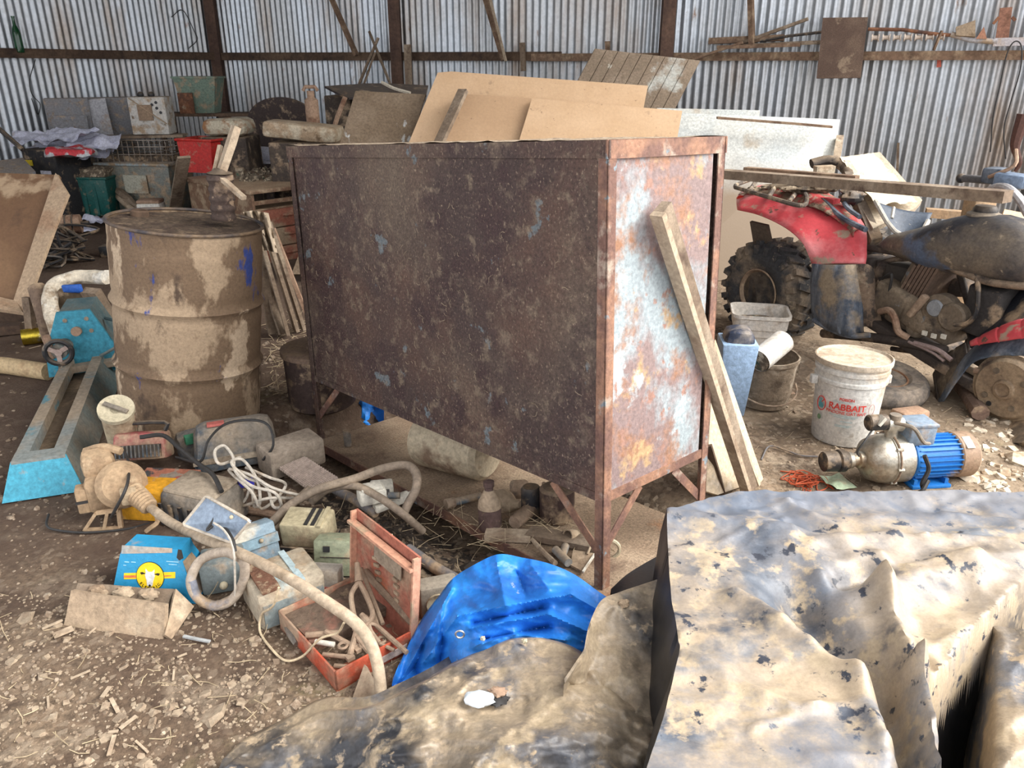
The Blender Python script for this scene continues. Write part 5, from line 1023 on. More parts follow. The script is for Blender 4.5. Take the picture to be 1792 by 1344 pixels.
t = one(B().tube([G(508,1098,.02), G(512,1120,.02), G(520,1135,.015)], [.018,.014,.008], 8, sm=3), 'dented_spoon', mat('dull_steel', (.25,.22,.19),rough=.5,metal=.6), 'dented metal scoop on the ground left of the toolbox', 'scoop')
one(B().slab([G(612,1235), G(640,1190,.05), G(662,1225,.03), G(650,1250)], .02, off=(0,0,-1)), 'wood_offcut', pale_wood, 'wedge of wood under the lower end of the long tube', 'offcut')
# ================================================================ on the cabinet's bottom shelf
SP = cabM @ V((0,0,.03)); SN = (cabM.to_3x3() @ V((0,0,1))).normalized()
def SH(u, v, h=0): return hit(u, v, SP + SN*h, SN)
bar_m = mat('stained_cream_barrel', (.48,.40,.28), [((.22,.15,.10),5,.55,.66),((.33,.22,.13),8,.6,.7)], rough=.7, bump=.2)
a, c = SH(748,768,.11), SH(848,792,.11); d = (c-a).normalized(); 
t = T('plastic_barrel', 'stained cream barrel lying on the cabinet shelf', 'barrel', a)
inw(B().tube([a-d*.03, a-d*.02, a, lerp(a,c,.5), c, c+d*.02], [.07,.10,.108,.11,.108,.09], 28), t).o('body', bar_m, t)
bt_ = SH(858,925,0); t = T('glass_bottle', 'mud coated bottle standing at the shelf front edge', 'bottle', M=MX.Translation(bt_) @ RM)
B().lathe([(.0,0),(.036,.0),(.0385,.008),(.0385,.085),(.034,.105),(.018,.135),(.014,.142),(.014,.152),(.018,.155),(.018,.172),(.001,.174)], 26).o('body', mat('brown_mud_bottle', (.12,.075,.065),[((.40,.31,.22),4,.50,.56),(MUD,9,.58,.66)],rough=.7,bump=.3), t)
B().lathe([(.0395,.08),(.036,.104),(.02,.133),(.016,.142)], 26).o('dust_cap', mat('tan_dust', (.42,.32,.22),rough=.95,bump=.4), t)
t = T('torch', 'grimy torch lying on the shelf left of the standing bottle', 'torch', SH(815,880,.0))
inw(B().cyl(SH(790,880,.018), SH(842,868,.018), .014), t).o('body', dirty('torch_blue_grey', (.12,.16,.19), .6), t); inw(B().cyl(SH(780,883,.018), SH(795,879,.018), .019), t).o('head', toolm, t)
# funnel
a = SH(880,862,.05); t = T('funnel', 'muddy funnel under the cabinet behind the bottle', 'funnel', M=MX.Translation(a-SN*.05) @ RM @ MX.Rotation(1.2,4,'Y'))
B().lathe([(.06,.0),(.055,.01),(.02,.06),(.012,.10)], 22, cap0=False).o('cone', mudc, t)
bpp = B(); a, c = SH(900,915,.03), SH(935,885,.035); pts_ = cr([a, lerp(a,c,.5), c], 7)
one(bpp.tube(pts_, [.022+.003*(k % 2) for k in range(len(pts_))], 14), 'corrugated_fitting', toolm, 'ribbed fitting lying right of the standing bottle', 'fitting')
rings = [((1000,935),.016,.03,'short round pipe collar standing behind the cabinet corner leg','pipe_collar')]
a = SH(1000,938,.02); one(B().lathe([(.017,-.02),(.021,-.02),(.022,.0),(.021,.02),(.017,.02),(.0165,-.02)], 20, MX.Translation(a) @ RM @ MX.Rotation(1.2,4,'X')), 'pipe_collar', mudc, 'round pipe collar lying left of the cabinet corner leg', 'collar')
a = SH(985,975,.015); t = T('pipe_elbow', 'grey pipe tee near the shelf front corner', 'fitting', SH(985,975,0))
inw(B().tube([SH(972,962,.015), SH(995,985,.015)], .0135, 14), t).o('barrel', dirty('grey_fitting', (.22,.22,.21), .5), t); inw(B().tube([SH(984,972,.015), SH(990,955,.022)], .012, 12), t).o('branch', MATS['grey_fitting'], t)
one(B().tube([SH(932,945,.01), SH(950,965,.01), SH(972,986,.01)], [.007,.010,.009], 9, sm=3), 'tool_handle', pale_wood, 'wooden tool handle on the shelf left of the pipe tee', 'handle')
t = T('switch_plate', 'square dusty plate with a white edge beside the corner leg', 'plate', SH(1025,975,0))
inw(B().slab([SH(1003,962,.02), SH(1040,968,.02), SH(1020,1000,.008), SH(998,988,.008)], .008, off=(0,0,-1)), t).o('plate', mudc, t); inw(B().bar(SH(1041,970,.022), SH(1020,1001,.012), .006), t).o('white_edge', pw, t); inw(B().tube([SH(1028,970,.02), SH(1036,950,.04)], .004, 6), t).o('stem', mudc, t)
a = SH(1062,965,.02); one(B().tube([a + V((.04*math.cos(x), 0.01, .04*math.sin(x)*.9)) for x in [-.9+k*.25 for k in range(12)]], .006, 6), 'wire_ring', cream, 'cream curved strap behind the cabinet corner leg', 'strap')
stick(SH(850,935,.01), SH(930,938,.012), .05, .02, pale_wood, 'wood_scrap', 'pale wood scrap at the shelf edge under the bottle', 'timber')
stick(SH(925,932,.015), SH(1048,955,.015), .06, .02, grey_wood, 'wood_scrap', 'dark split board across the shelf behind the pipe tee', 'timber')
for i, (u, v, h, w, m, lb) in enumerate([(930,880,.11,.035,black,'dark canister at the back of the shelf, left of two'), (975,885,.12,.06,dirty('dark_can',(.06,.035,.03),.3),'dark round tin at the back of the shelf near the corner brace')]):
    p = SH(u, v+22, 0); one(B().lathe([(w*.9,0),(w,.01),(w,h-.01),(w*.8,h)], 18, MX.Translation(p) @ RM), 'tin_canister', m, lb, 'tin')
q = SH(908,856,.02); one(B().box(q,(.07,.06,.05),bev=.015).dent(.01,15), 'motor_block', toolm, 'grey lump under the cabinet belly behind the ribbed fitting', 'block')
one(B().tube([SH(948,880,.0), SH(952,845,.09)], .007, 6), 'metal_rod', toolm, 'short upright rod on the shelf right of the ribbed fitting', 'rod')
b = B(); nx = 18
b.grid([[Y(lerp(574,672,i/nx), lerp(678,706+48*math.sin(PI*.62*i/nx),j/nx), 3.42 - .12*j/nx + .03*frac((i*.25,j*.2,0),1,2)+.02*math.sin(i*.9)) for i in range(nx+1)] for j in range(nx+1)])
one(b, 'blue_tarp', blue_t, 'piece of torn blue tarp hanging behind the shelf at the left', 'tarpaulin')
q = SH(608,768,.03); one(B().lathe([(.012,0),(.016,0),(.017,.07),(.012,.07)], 14, MX.Translation(q-SN*.03) @ RM), 'pipe_stub', dirty('grey_stub', (.16,.14,.12), .5), 'short pipe stub standing on the shelf left end', 'pipe')
# timber leaning on the pale blue side
t = T('leaning_timber', 'long square timber leaning on the pale blue side of the cabinet', 'timber', gp(1312,866))
tp_, bt2 = V(Y(1134,360,2.035)), gp(1312,868)+V((0,0,.03))
sd = (cabM.to_3x3() @ V((1,0,0))).normalized(); tp_ = tp_ + sd*.045
# keep it just outside the side sheet
sheetP = cabM @ V((0,0,0)); dd_ = (tp_-sheetP).dot(sd)
if dd_ < .045: tp_ += sd*(.045-dd_)
inw(B().bar(tp_, bt2, .042, .030, up=sd).cut(2).dent(.002,12), t).o('dark_face', grey_wood, t)
sh_ = (bt2-tp_).cross(sd).normalized()*-1
inw(B().bar(tp_-sh_*.030+sd*.004, bt2-sh_*.030+sd*.004, .018, .038, up=sd).cut(2).dent(.002,12), t).o('pale_edge_strip', pale_wood, t)
palep = mat('pale_dusty_plank', (.52,.42,.30), [((.40,.30,.20),4,.5,.62),((.60,.52,.42),8,.58,.66)], rough=.9, bump=.2)
one(B().slab([Y(1232,690,2.50), Y(1256,640,2.62), Y(1302,850,2.46), Y(1256,866,2.36), Y(1236,860,2.36)], .02), 'wide_plank', palep, 'widest pale plank leaning behind the square timber', 'plank')
one(B().slab([Y(1238,612,2.62), Y(1252,594,2.66), Y(1336,838,2.52), Y(1318,862,2.44)], .02), 'narrow_plank', palep, 'narrow pale plank right of the leaning square timber', 'plank')
one(B().bar(Y(1250,640,2.56), gp(1326,858)+V((0,0,.02)), .018, .012), 'batten', pale_wood, 'thin batten on the face of the narrow pale plank', 'batten')
stick(Y(1238,780,2.42), gp(1262,868)+V((0,0,.01)), .02, .03, wood_dark, 'dark_batten', 'dark batten at the left foot of the wide pale plank', 'batten')
# ================================================================ buckets, pail, pump, tyre on the right
lbl = mat('light_blue_plastic', (.33,.47,.66), [(DUST,5,.62,.72)], rough=.45)
p = gp(1280,727); t = T('plastic_bin', 'tall light blue bin with a dark bag in it beside the leaning planks', 'bin', p, rz=-.1)
hb_ = .34; B().box((0,.05,hb_/2),(.105,.12,hb_),tx=1.45,ty=1.4,bev=.008).o('body', lbl, t)
B().box((0,.05,hb_-.02),(.135,.15,.14),tx=.9,ty=.9,bev=.03).cut(1).dent(.008,14).o('dark_bag', mat('navy_bag', (.025,.035,.065),[((.30,.26,.22),5,.52,.66)],rough=.45), t)
wpl = mat('dusty_white_plastic', (.62,.57,.50), [((.40,.30,.21),5,.56,.66),((.66,.63,.58),9,.5,.62)], rough=.5)
p = gp(1322,612); t = T('square_bucket', 'white square bucket full of dirt, behind the round brown bucket', 'bucket', p, rz=-.2)
b = B()
for z, s_ in ((.0,.10),(.06,.112),(.064,.118),(.10,.12),(.104,.127),(.14,.129),(.144,.136),(.20,.14),(.205,.146),(.225,.147)):
    pass
prf = ((.0,.10),(.06,.112),(.064,.118),(.10,.12),(.104,.127),(.14,.129),(.144,.136),(.20,.14),(.205,.150),(.225,.150))
def rsq(s_, z, n=6, r=.35):
    out = []
    for cx, cy, a0 in ((1,1,0),(-1,1,PI/2),(-1,-1,PI),(1,-1,3*PI/2)):
        for k in range(n+1):
            a = a0 + k*PI/2/n; out.append(V((cx*s_*(1-r)+s_*r*math.cos(a), (cy*s_*(1-r)+s_*r*math.sin(a))*.85, z)))
    return out
b.rings([[b.v(q) for q in rsq(s_, z)] for z, s_ in prf], cap1=False); b.rings([[b.v(q) for q in rsq(s_, z)] for z, s_ in ((.225,.150),(.222,.138),(.15,.13))], cap0=False, cap1=True)
b.o('body', wpl, t); B().ball((0,0,.15), .12, (1,.85,.25), jit=.3).o('dirt', clut, t)
p = gp(1340,714); t = T('round_bucket', 'round bucket caked all over in brown mud with a white tube in it', 'bucket', p)
hb_ = .235; pr = [(.10,0),(.112,.01),(.13,hb_*.9),(.137,hb_*.92),(.139,hb_),(.131,hb_),(.12,.06)]
B().lathe(pr, 32, MX.Translation((0,.06,0)), jit=lambda q: q*(1+.02*ns(q,16))).o('body', mat('caked_bucket', (.26,.20,.14),[((.40,.33,.25),9,.5,.58),((.13,.095,.065),7,.56,.66)],rough=.95,bump=.8), t)
B().tube([(.135*math.cos(a), .06+.135*math.sin(a)-.02, .10+.05*math.sin(a)) for a in [PI+k*PI/12 for k in range(13)]], .004, 6).o('wire_handle', toolm, t)
t = T('plastic_tube', 'white mud spotted tube lying across the round brown bucket', 'tube', Y(1345,620,3.1))
a, c = U(1328,632,.25), U(1370,597,.30); inw(B().tube([a, lerp(a,c,.5), c], .052, 22, cap=False), t).o('body', wpl, t); inw(B().tube([a,lerp(a,c,.99)], .047, 22), t).o('dark_inside', clut, t)
one(B().slab([G(1385,640), G(1402,625,.02), G(1450,665,.04), G(1432,690)], .02, off=(0,0,-1)), 'wood_offcut', pale_wood, 'pale offcut on the ground between bucket and pail', 'offcut')
one(B().slab([G(1368,665), G(1400,662), G(1398,690), G(1368,688)], .015, off=(0,0,-1)), 'wood_offcut', tanr, 'small brown offcut right of the mud caked bucket', 'offcut')
one(B().slab([G(1396,655), G(1400,640,.02), G(1462,680,.02), G(1460,700)], .05, off=(0,0,-1)), 'wood_offcut', grey_wood, 'dark edged offcut touching the left side of the pail', 'offcut')
# pail with its print
pm = mat('white_pail', (.64,.62,.57), [((.45,.36,.26),2.6,.58,.68),((.38,.30,.22),9,.62,.7)], rough=.45)
p = gp(1489,782); R = .138; PY = p.y+.10
t = T('bait_pail', 'large white lidded pail with red rabbit bait print', 'pail', (p.x, PY, gz(p.x, PY)), rx=-.03); t.scale = (.92,.92,.92)
hp_ = .385; B().lathe([(.128,0),(.130,.008),(.145,hp_*.72),(.152,hp_*.73),(.152,hp_*.77),(.146,hp_*.78),(.148,hp_*.84),(.154,hp_*.85),(.154,hp_*.89),(.149,hp_*.9),(.15,hp_*.94)], 48).o('body', pm, t)
B().lathe([(.158,hp_*.93),(.161,hp_*.945),(.161,hp_*.995),(.155,hp_),(.148,hp_*.975),(.02,hp_*.965)], 48).o('lid', mat('dusty_lid', (.56,.47,.36),[((.64,.62,.57),2,.5,.6),((.40,.31,.22),7,.55,.65)],rough=.7), t)
for s_ in (-1,1): B().box((s_*.162,.0,hp_*.72),(.03,.03,.04),bev=.006).o('handle_lug', pm, t)
prd = mat('print_red', (.60,.045,.03), rough=.6, fine=.1, bump=0); ptl = mat('print_teal', (.10,.34,.38), rough=.6, bump=0); pt2 = mat('print_pale_teal', (.36,.52,.53), rough=.6, bump=0)
def prt(s_, size, m, x, z, nm='lettering', bold=0): return text(s_, size, m, t, Rz(-.40+x/.145) @ MX.Translation((0,0,z)) @ MX(), nm, wrap=.1395+.0085*(z/.24), bold=bold)
prt('POISON', .017, prd, -.005, .225, bold=.0004)
prt('RABBAIT', .040, prd, .0, .188, bold=.0007); prt('PINDONE OAT BAIT', .0185, prd, -.002, .163, bold=.0002)
def arcbar(x0, x1, z, h, m, nm):
    b = B(); rr = .1405+.0085*(z/.24); n = 8
    b.grid([[V((rr*math.sin(lerp(x0,x1,i/n)/.145-.40), -rr*math.cos(lerp(x0,x1,i/n)/.145-.40), zz)) for i in range(n+1)] for zz in (z, z+h)]); return b.o(nm, m, t)
for x0, x1, z in ((-.06,.03,.212),(-.07,.05,.148),(-.05,.04,.141),(-.02,.03,.123),(-.04,.03,.104),(-.04,.02,.098)): arcbar(x0, x1, z, .0025, pt2, 'fine_print')
def wpp(x, z, e=0): rr = .1408+.0085*(z/.24)+e; a = x/.145-.40; return V((rr*math.sin(a), -rr*math.cos(a), z))
B().tube([wpp(-.115+.023*math.cos(a), .183+.032*math.sin(a)) for a in [k*PI/14 for k in range(28)]], .0022, 5, closed=True).o('badge_ring', prd, t)
b = B(); rab = [(-.013,-.02),(.012,-.02),(.015,-.005),(.008,.004),(.002,.006),(.004,.022),(.0,.024),(-.003,.010),(-.009,.024),(-.013,.022),(-.008,.006),(-.013,-.004)]
vs = [b.v(wpp(-.116+x, .183+z, .0008)) for x, z in rab]; b.f(vs); b.o('rabbit_shape', ptl, t); B().tube([wpp(-.100,.206), wpp(-.113,.190)], .002, 5).o('badge_bar', prd, t)
B().tube([wpp(.105+.014*math.cos(a), .183+.026*math.sin(a)) for a in [k*PI/14 for k in range(28)]], .0012, 5, closed=True).o('badge_ring', mat('pale_red', (.6,.3,.28),rough=.6), t); b = B(); b.f([b.v(wpp(-.118+.011*math.cos(a), .118+.013*math.sin(a), .0008)) for a in [k*PI/5 for k in range(10)]]); b.o('green_mark', mat('print_green', (.18,.30,.16),rough=.6), t)
# pump
blp = mat('pump_blue', (.015,.17,.52), [(DUST,6,.58,.68)], rough=.45, fine=.1); stl = mat('pump_steel', (.50,.47,.40), [(DUST,5,.52,.66)], rough=.35, metal=.7)
a0, a1 = U(1480,803,.10), U(1705,790,.10); ax = (a1-a0); angp = math.atan2(ax.y, ax.x); cz = .098
gm = (U(1560,858,0)+U(1640,862,0))/2; o0 = U(1560,800,.098); o0.z = gz(o0.x, o0.y)
t = T('water_pump', 'blue electric water pump with round stainless housing in front of the pail', 'pump', o0, rz=angp)
XR = MX.Rotation(PI/2, 4, 'Y')
def px(prof, m, nm, n=36, x=0, z=.098, par=None, **k): return B().lathe(prof, n, MX.Translation((x,0,z)) @ XR, **k).o(nm, m, par or t)
px([(.03,-.115),(.05,-.112),(.075,-.095),(.088,-.06),(.090,-.03),(.094,-.028),(.094,-.018),(.090,-.016),(.090,.04),(.078,.05)], stl, 'pump_housing')
px([(.026,-.175),(.03,-.172),(.03,-.155),(.025,-.15),(.025,-.135),(.032,-.13),(.032,-.11)], stl, 'inlet_collar')
px([(.030,-.265),(.036,-.262),(.038,-.215),(.034,-.21),(.041,-.205),(.041,-.185),(.033,-.183),(.033,-.17)], black, 'inlet_coupling'); px([(.029,-.266),(.026,-.24)], wire_m, 'inlet_opening', cap0=False)
mb_ = px([(.072,.05),(.078,.055),(.078,.07),(.072,.09),(.072,.235),(.076,.24)], blp, 'motor_body')
for k in range(26):
    a = 2*PI*k/26; B().box((.15,.076*math.cos(a),.098+.076*math.sin(a)),(.17,.004,.011),MX.Rotation(a-PI/2,4,'X')).o('cooling_fin', blp, mb_)
px([(.080,.225),(.084,.23),(.084,.29),(.07,.305),(.02,.308)], mat('rusty_fan_cover', (.30,.20,.13),[((.02,.20,.55),2.2,.55,.58),(DUST,7,.55,.65)],rough=.6), 'fan_cover'); B().box((.255,-.045,.168),(.03,.05,.003),MX.Rotation(.5,4,'X')).o('paper_label', pw, t)
tbx = B().box((.075,-.0,.20),(.10,.09,.075),bev=.008).o('terminal_box', mat('grey_blue_cover', (.22,.28,.35),[(DUST,6,.55,.66)],rough=.5), t); B().box((.075,0,.24),(.105,.095,.012),bev=.003).o('cover', MATS['grey_blue_cover'], tbx)
B().cyl((-.02,0,.185),(-.02,0,.225),.022).o('outlet_stub', stl, t); px([(.028,-.03),(.028,.03)], stl, 'brass_tee', x=-.02, z=.235, n=18); B().cyl((-.02,-.005,.25),(-.02,-.005,.275),.02).o('outlet_cap', greym, t)
px([(.024,-.11),(.029,-.105),(.029,-.04),(.02,-.035)], black, 'pressure_switch', x=-.01, z=.245, n=18); B().box((-.085,-.02,.262),(.012,.03,.035),MX.Rotation(.6,4,'Y')).o('white_label', pw, t)
B().box((.13,0,.008),(.15,.15,.014),bev=.003).o('foot', blp, t)
for x in (.07,.19): B().box((x,0,.02),(.014,.13,.03)).o('foot_web', blp, t)
B().tube([(-.03,-.02,.25),(.01,-.07,.25),(.05,-.08,.20),(.09,-.06,.18)], .007, 7, sm=5).o('flex_conduit', greym, t); B().tube([(-.09,-.0,.23),(-.14,-.04,.20),(-.17,-.05,.16),(-.16,-.05,.14)], .0035, 6, sm=5).o('cable', wire_m, t)
B().tube([(.06,-.09,.15),(.08,-.10,.10),(.06,-.11,.05),(.07,-.11,.02),(.03,-.12,.012),(.05,-.13,.03),(.08,-.11,.06)], .008, 7, sm=5).o('cable', wire_m, t); B().tube([(-.10,-.10,.01),(-.04,-.11,.008),(.03,-.12,.008)], .006, 6, sm=4).o('cable', wire_m, t)
B().tube([(-.02,.094*math.cos(a)*1.0,.098+.097*math.sin(a)) for a in [k*PI/14 for k in range(28)]], .004, 6, closed=True).o('clamp_band', toolm, t)
for k in range(8): B().cyl((-.03,.094*math.cos(k*PI/4),.098+.094*math.sin(k*PI/4)),(-.008,.094*math.cos(k*PI/4),.098+.094*math.sin(k*PI/4)),.006,n=8).o('bolt', stl, t)
# string, scraps
one(B().tube(tangle(gp(1408,845), .034, 60, .0, 5, .3), .0024, 4), 'orange_twine', mat('orange_twine', (.50,.10,.04), rough=.8), 'tangle of orange red twine on the ground left of the pump', 'twine')
sheetlet(gp(1465,850)+V((0,0,.003)), .09, .10, .3, .03, 'green_plastic_scrap', mat('pale_green_film', (.36,.44,.30),[(DUST,7,.5,.62)],rough=.5), 'pale green plastic scrap under the pump inlet', 'scrap', seed=4)
one(B().tube([G(1332,806,.004), G(1345,785,.01), G(1370,790,.01), G(1400,800,.008), G(1430,802,.008)], .003, 6, sm=6), 'thin_cable', MATS['dull_grey_pipe'], 'thin grey cable on the ground left of the pump', 'cable')
one(B().slab([G(1765,745), G(1785,740,.04), G(1800,790,.04), G(1772,775)], .04, off=(0,0,-1)), 'black_shoe', black, 'black shoe at the right edge beyond the pump', 'shoe')
one(B().tube([G(1672,678,.04), G(1690,705,.04), G(1712,738,.04)], .035, 9).dent(.006,12), 'log_piece', mat('brown_log', (.17,.11,.08),[(DUST,8,.55,.64)],rough=.9), 'short brown log in front of the wheel hub', 'log')
one(B().box(G(1590,738,.03),(.14,.08,.06),Rz(.3),bev=.012).dent(.006,14), 'brick', mat('tan_brick', (.42,.27,.18),[(DUST,7,.5,.6)],rough=.95), 'tan brick behind the pump motor', 'brick')
# tyre
rub = mat('dusty_rubber', (.055,.055,.058), [((.36,.29,.22),3,.44,.60),((.12,.11,.10),9,.5,.65)], rough=.85, bump=.3)
p = gp(1568,712); t = T('trailer_tyre', 'small tyre on a rusty rim lying flat behind the pail', 'tyre', (p.x+.0, p.y+.17, gz(p.x,p.y+.17)), rx=.12)
B().lathe([(.105,.02),(.12,.005),(.17,.0),(.195,.02),(.205,.05),(.195,.085),(.17,.105),(.12,.10),(.105,.085)], 44).o('tyre', rub, t)
B().lathe([(.108,.02),(.108,.09),(.10,.092),(.095,.06),(.05,.045),(.0001,.05)], 32).o('rim', mat('orange_rust_rim', (.30,.16,.09),[(DUST,6,.5,.62)],rough=.85), t); B().cyl((-.02,.02,.05),(-.02,.02,.085),.006).o('valve', black, t)

# ================================================================ quad bike without its front wheel
Rh, Fh = U(1345,510,.27), U(1757,690,.14)
hd = (Fh-Rh); hd.z = 0; WB_ = hd.length; hd.normalize(); angq = math.atan2(hd.y, hd.x); nq = V((hd.y, -hd.x, 0))      # nq: towards the viewer
if nq.y > 0: nq = -nq
QP = V((Rh.x, Rh.y, 0))
def Q(u, v, off=0.): return hit(u, v, QP - nq*off, nq)      # off: distance behind the near side plane
qb = T('quad_bike', 'wrecked red quad bike with no seat, muddy engine showing, front wheel missing', 'quad bike', (QP.x, QP.y, gz(QP.x, QP.y)), rz=angq)
qw = lambda b: inw(b, qb)
redf = mat('quad_red', (.50,.06,.07), [((.62,.20,.20),2.4,.50,.62),((.34,.25,.18),7,.60,.66),((.10,.07,.05),15,.64,.68)], rough=.4, fine=.1); redm = mat('quad_red_muddy', (.42,.05,.05), [((.17,.12,.08),9,.47,.54),((.36,.28,.2),16,.56,.62)], rough=.8, bump=.5)
navy = mat('faded_navy_plastic', (.045,.06,.085), [((.17,.19,.22),3,.42,.6,(3,3,.6)),((.28,.22,.15),4,.52,.62)], rough=.6); tubem = mat('muddy_frame', (.055,.042,.035), [((.24,.175,.12),7,.5,.62)], rough=.7, bump=.3)
engm = mat('muddy_engine', (.15,.115,.08), [((.27,.21,.145),6,.48,.62),((.055,.045,.04),8,.56,.66),((.22,.235,.24),12,.63,.68)], rough=.75, bump=.5)
ydir = -nq
def wheel(c, par, R=.27, W=.24, knob=True):
    M = MX.Translation(c) @ Rz(angq) @ MX.Rotation(-PI/2, 4, 'X')       # lathe axis runs across the bike
    if (M.to_3x3() @ V((0,0,1))).dot(nq) < 0: M = M @ MX.Rotation(PI, 4, 'X')
    tr = mat('muddy_tyre', (.04,.04,.042), [((.20,.155,.11),5,.46,.6),((.30,.24,.17),12,.6,.66)], rough=.9, bump=.5)
    ty = qw(B().lathe([(.125,-.01),(.15,.012),(.20,.018),(R-.03,.005),(R,-.03),(R,-W+.03),(R-.03,-W),(.2,-W-.01),(.13,-W+.02)], 48, M)).o('tyre', tr, par)
    b = B()
    for k in range(22):
        for s_ in (0, 1):
            a = (k+.5*s_)*2*PI/22; zc = -.06 if s_ == 0 else -W+.06
            b.box((0,0,0),(.05,.035,.10), M @ MX.Rotation(a,4,'Z') @ MX.Translation((R+.003,0,zc-.0)) @ MX.Rotation(.35*(1 if s_ else -1),4,'X') @ MX.Scale(.5,4,V((1,0,0))))
        a = k*2*PI/22; b.box((0,0,0),(.05,.03,.025), M @ MX.Rotation(a,4,'Z') @ MX.Translation((R-.03,0,.006)))
    qw(b).o('tread_blocks', tr, ty)
    qw(B().lathe([(.128,-.01),(.135,.004),(.128,.008),(.115,-.01),(.11,-.06),(.06,-.075),(.045,-.05),(.0001,-.05)], 36, M)).o('rim', mat('brown_rim', (.22,.15,.10),[(DUST,7,.48,.6),(MUD,6,.6,.7)],rough=.7), par)
    qw(B().lathe([(.03,-.05),(.03,-.03),(.015,-.025)], 16, M)).o('hub_cap', toolm, par)
wheel(Q(1326,512,.0), qb); wheel(Q(1326,512,.0)+ydir*.72, qb)
# rear fender: sheet between an upper and a lower line
def strip(top, bot, offt, offb, nm, m, n=24, rows=8, bulge=.0, par=None):
    tt = cr([Q(u, v, o_) for (u, v), o_ in zip(top, offt)], n//(len(top)-1)+1); bb = cr([Q(u, v, o_) for (u, v), o_ in zip(bot, offb)], n//(len(bot)-1)+1)
    N = 30; tt = [tt[min(len(tt)-1, round(i*(len(tt)-1)/N))] for i in range(N+1)]; bb = [bb[min(len(bb)-1, round(i*(len(bb)-1)/N))] for i in range(N+1)]
    b = B(); g = [[lerp(tt[i], bb[i], j/rows) + nq*(bulge*math.sin(PI*j/rows)) + V((0,0,bulge*.5*math.sin(PI*j/rows))) for i in range(N+1)] for j in range(rows+1)]
    b.grid(g); o = qw(b).o(nm, m, par or qb, ang=50); md = o.modifiers.new('thickness', 'SOLIDIFY'); md.thickness = .006; return o
strip([(1296,335),(1345,322),(1420,330),(1470,352),(1512,392),(1517,440),(1515,462)], [(1290,366),(1330,376),(1375,398),(1404,424),(1416,450),(1420,460),(1421,465)], [.30,.30,.30,.28,.2,.12,.08], [.0,-.02,-.03,-.03,-.02,0,0], 'rear_fender', redf, bulge=.02)
strip([(1300,338),(1345,322),(1420,326),(1462,345),(1500,375),(1512,400)], [(1296,352),(1345,350),(1415,360),(1450,375),(1480,398),(1492,415)], [.31,.31,.31,.3,.25,.2], [.13,.13,.13,.13,.14,.12], 'fender_mud', redm, bulge=.03)
b = B(); qw(b.slab([Q(1404,470,-.03), Q(1425,462,-.035), Q(1425,468,-.01), Q(1406,440,-.0)], .01))
b.bm.free()
strip([(1421,461),(1445,463),(1480,463),(1516,462)], [(1421,560),(1450,576),(1485,588),(1512,583)], [-.01,-.03,-.02,.06], [-.0,-.06,-.06,.02], 'mud_flap', navy, bulge=.015)
strip([(1484,464),(1516,462),(1530,470)], [(1480,565),(1520,572),(1545,570)], [.01,.03,.10], [-.0,.04,.1], 'mud_plate', mat('brown_crust', (.20,.14,.095),[((.07,.055,.045),16,.5,.58),((.33,.26,.18),9,.58,.66)],rough=.95,bump=.8), bulge=.01)
qw(B().tube([Q(1424,560,-.02), Q(1455,577,-.04), Q(1490,588,-.04), Q(1522,586,-.02)], .014, 8, sm=4)).o('flap_lip', navy, qb)
qw(B().slab([Q(1312,388,.0), Q(1342,395,.02), Q(1352,440,.05), Q(1322,448,.05)], .02)).o('rear_bracket', mat('dark_brown_plate', (.07,.05,.035),rough=.8), qb); qw(B().ball(Q(1297,348,.15), .028, (1,1,.8))).o('tail_light', mat('tail_red', (.55,.02,.01), rough=.25), qb)
rkm = mat('muddy_rack', (.10,.08,.065), [((.33,.26,.18),9,.48,.58)], rough=.8, bump=.4)
for pts_ in ([Q(1287,328,.05), Q(1345,345,-.02), Q(1400,360,-.03), Q(1412,350,.1), Q(1407,335,.2)], [Q(1287,328,.05), Q(1292,322,.2), Q(1342,308,.42), Q(1400,318,.44), Q(1465,328,.40)], [Q(1345,345,0), Q(1360,322,.3), Q(1368,314,.45)], [Q(1312,334,.03), Q(1322,318,.3)], [Q(1380,353,-.01), Q(1400,330,.3), Q(1405,318,.44)], [Q(1345,330,.2), Q(1390,325,.22), Q(1410,335,.2)]):
    qw(B().tube(pts_, .012, 7, sm=4)).o('rack_bar', rkm, qb)
for i in range(7):
    u = 1318+i*22; qw(B().ball(Q(u, 332+4*math.sin(i*2), .18+.04*(i%3)), .035+.01*(i%3), (1.5,1.2,.45), jit=.5)).o('mud_clump', mat('mud_clump', (.20,.15,.10),[((.38,.30,.21),14,.5,.6),((.08,.06,.045),9,.58,.66)],rough=.95,bump=1), qb)
for pts_, r in (([Q(1440,350,.2), Q(1470,378,.15), Q(1500,395,.12), Q(1515,402,.1)], .014), ([Q(1470,330,.25), Q(1480,360,.2), Q(1505,380,.15)], .012)): qw(B().tube(pts_, r, 7, sm=4)).o('frame_bar', navy, qb)
qw(B().box(Q(1450,356,.22),(.10,.05,.05),Rz(angq)).cut(1).dent(.01,12)).o('red_seat_pan', redf, qb); qw(B().ball(Q(1490,345,.25), .05, (1.2,.8,.8), jit=.5)).o('battery_tray', black, qb)
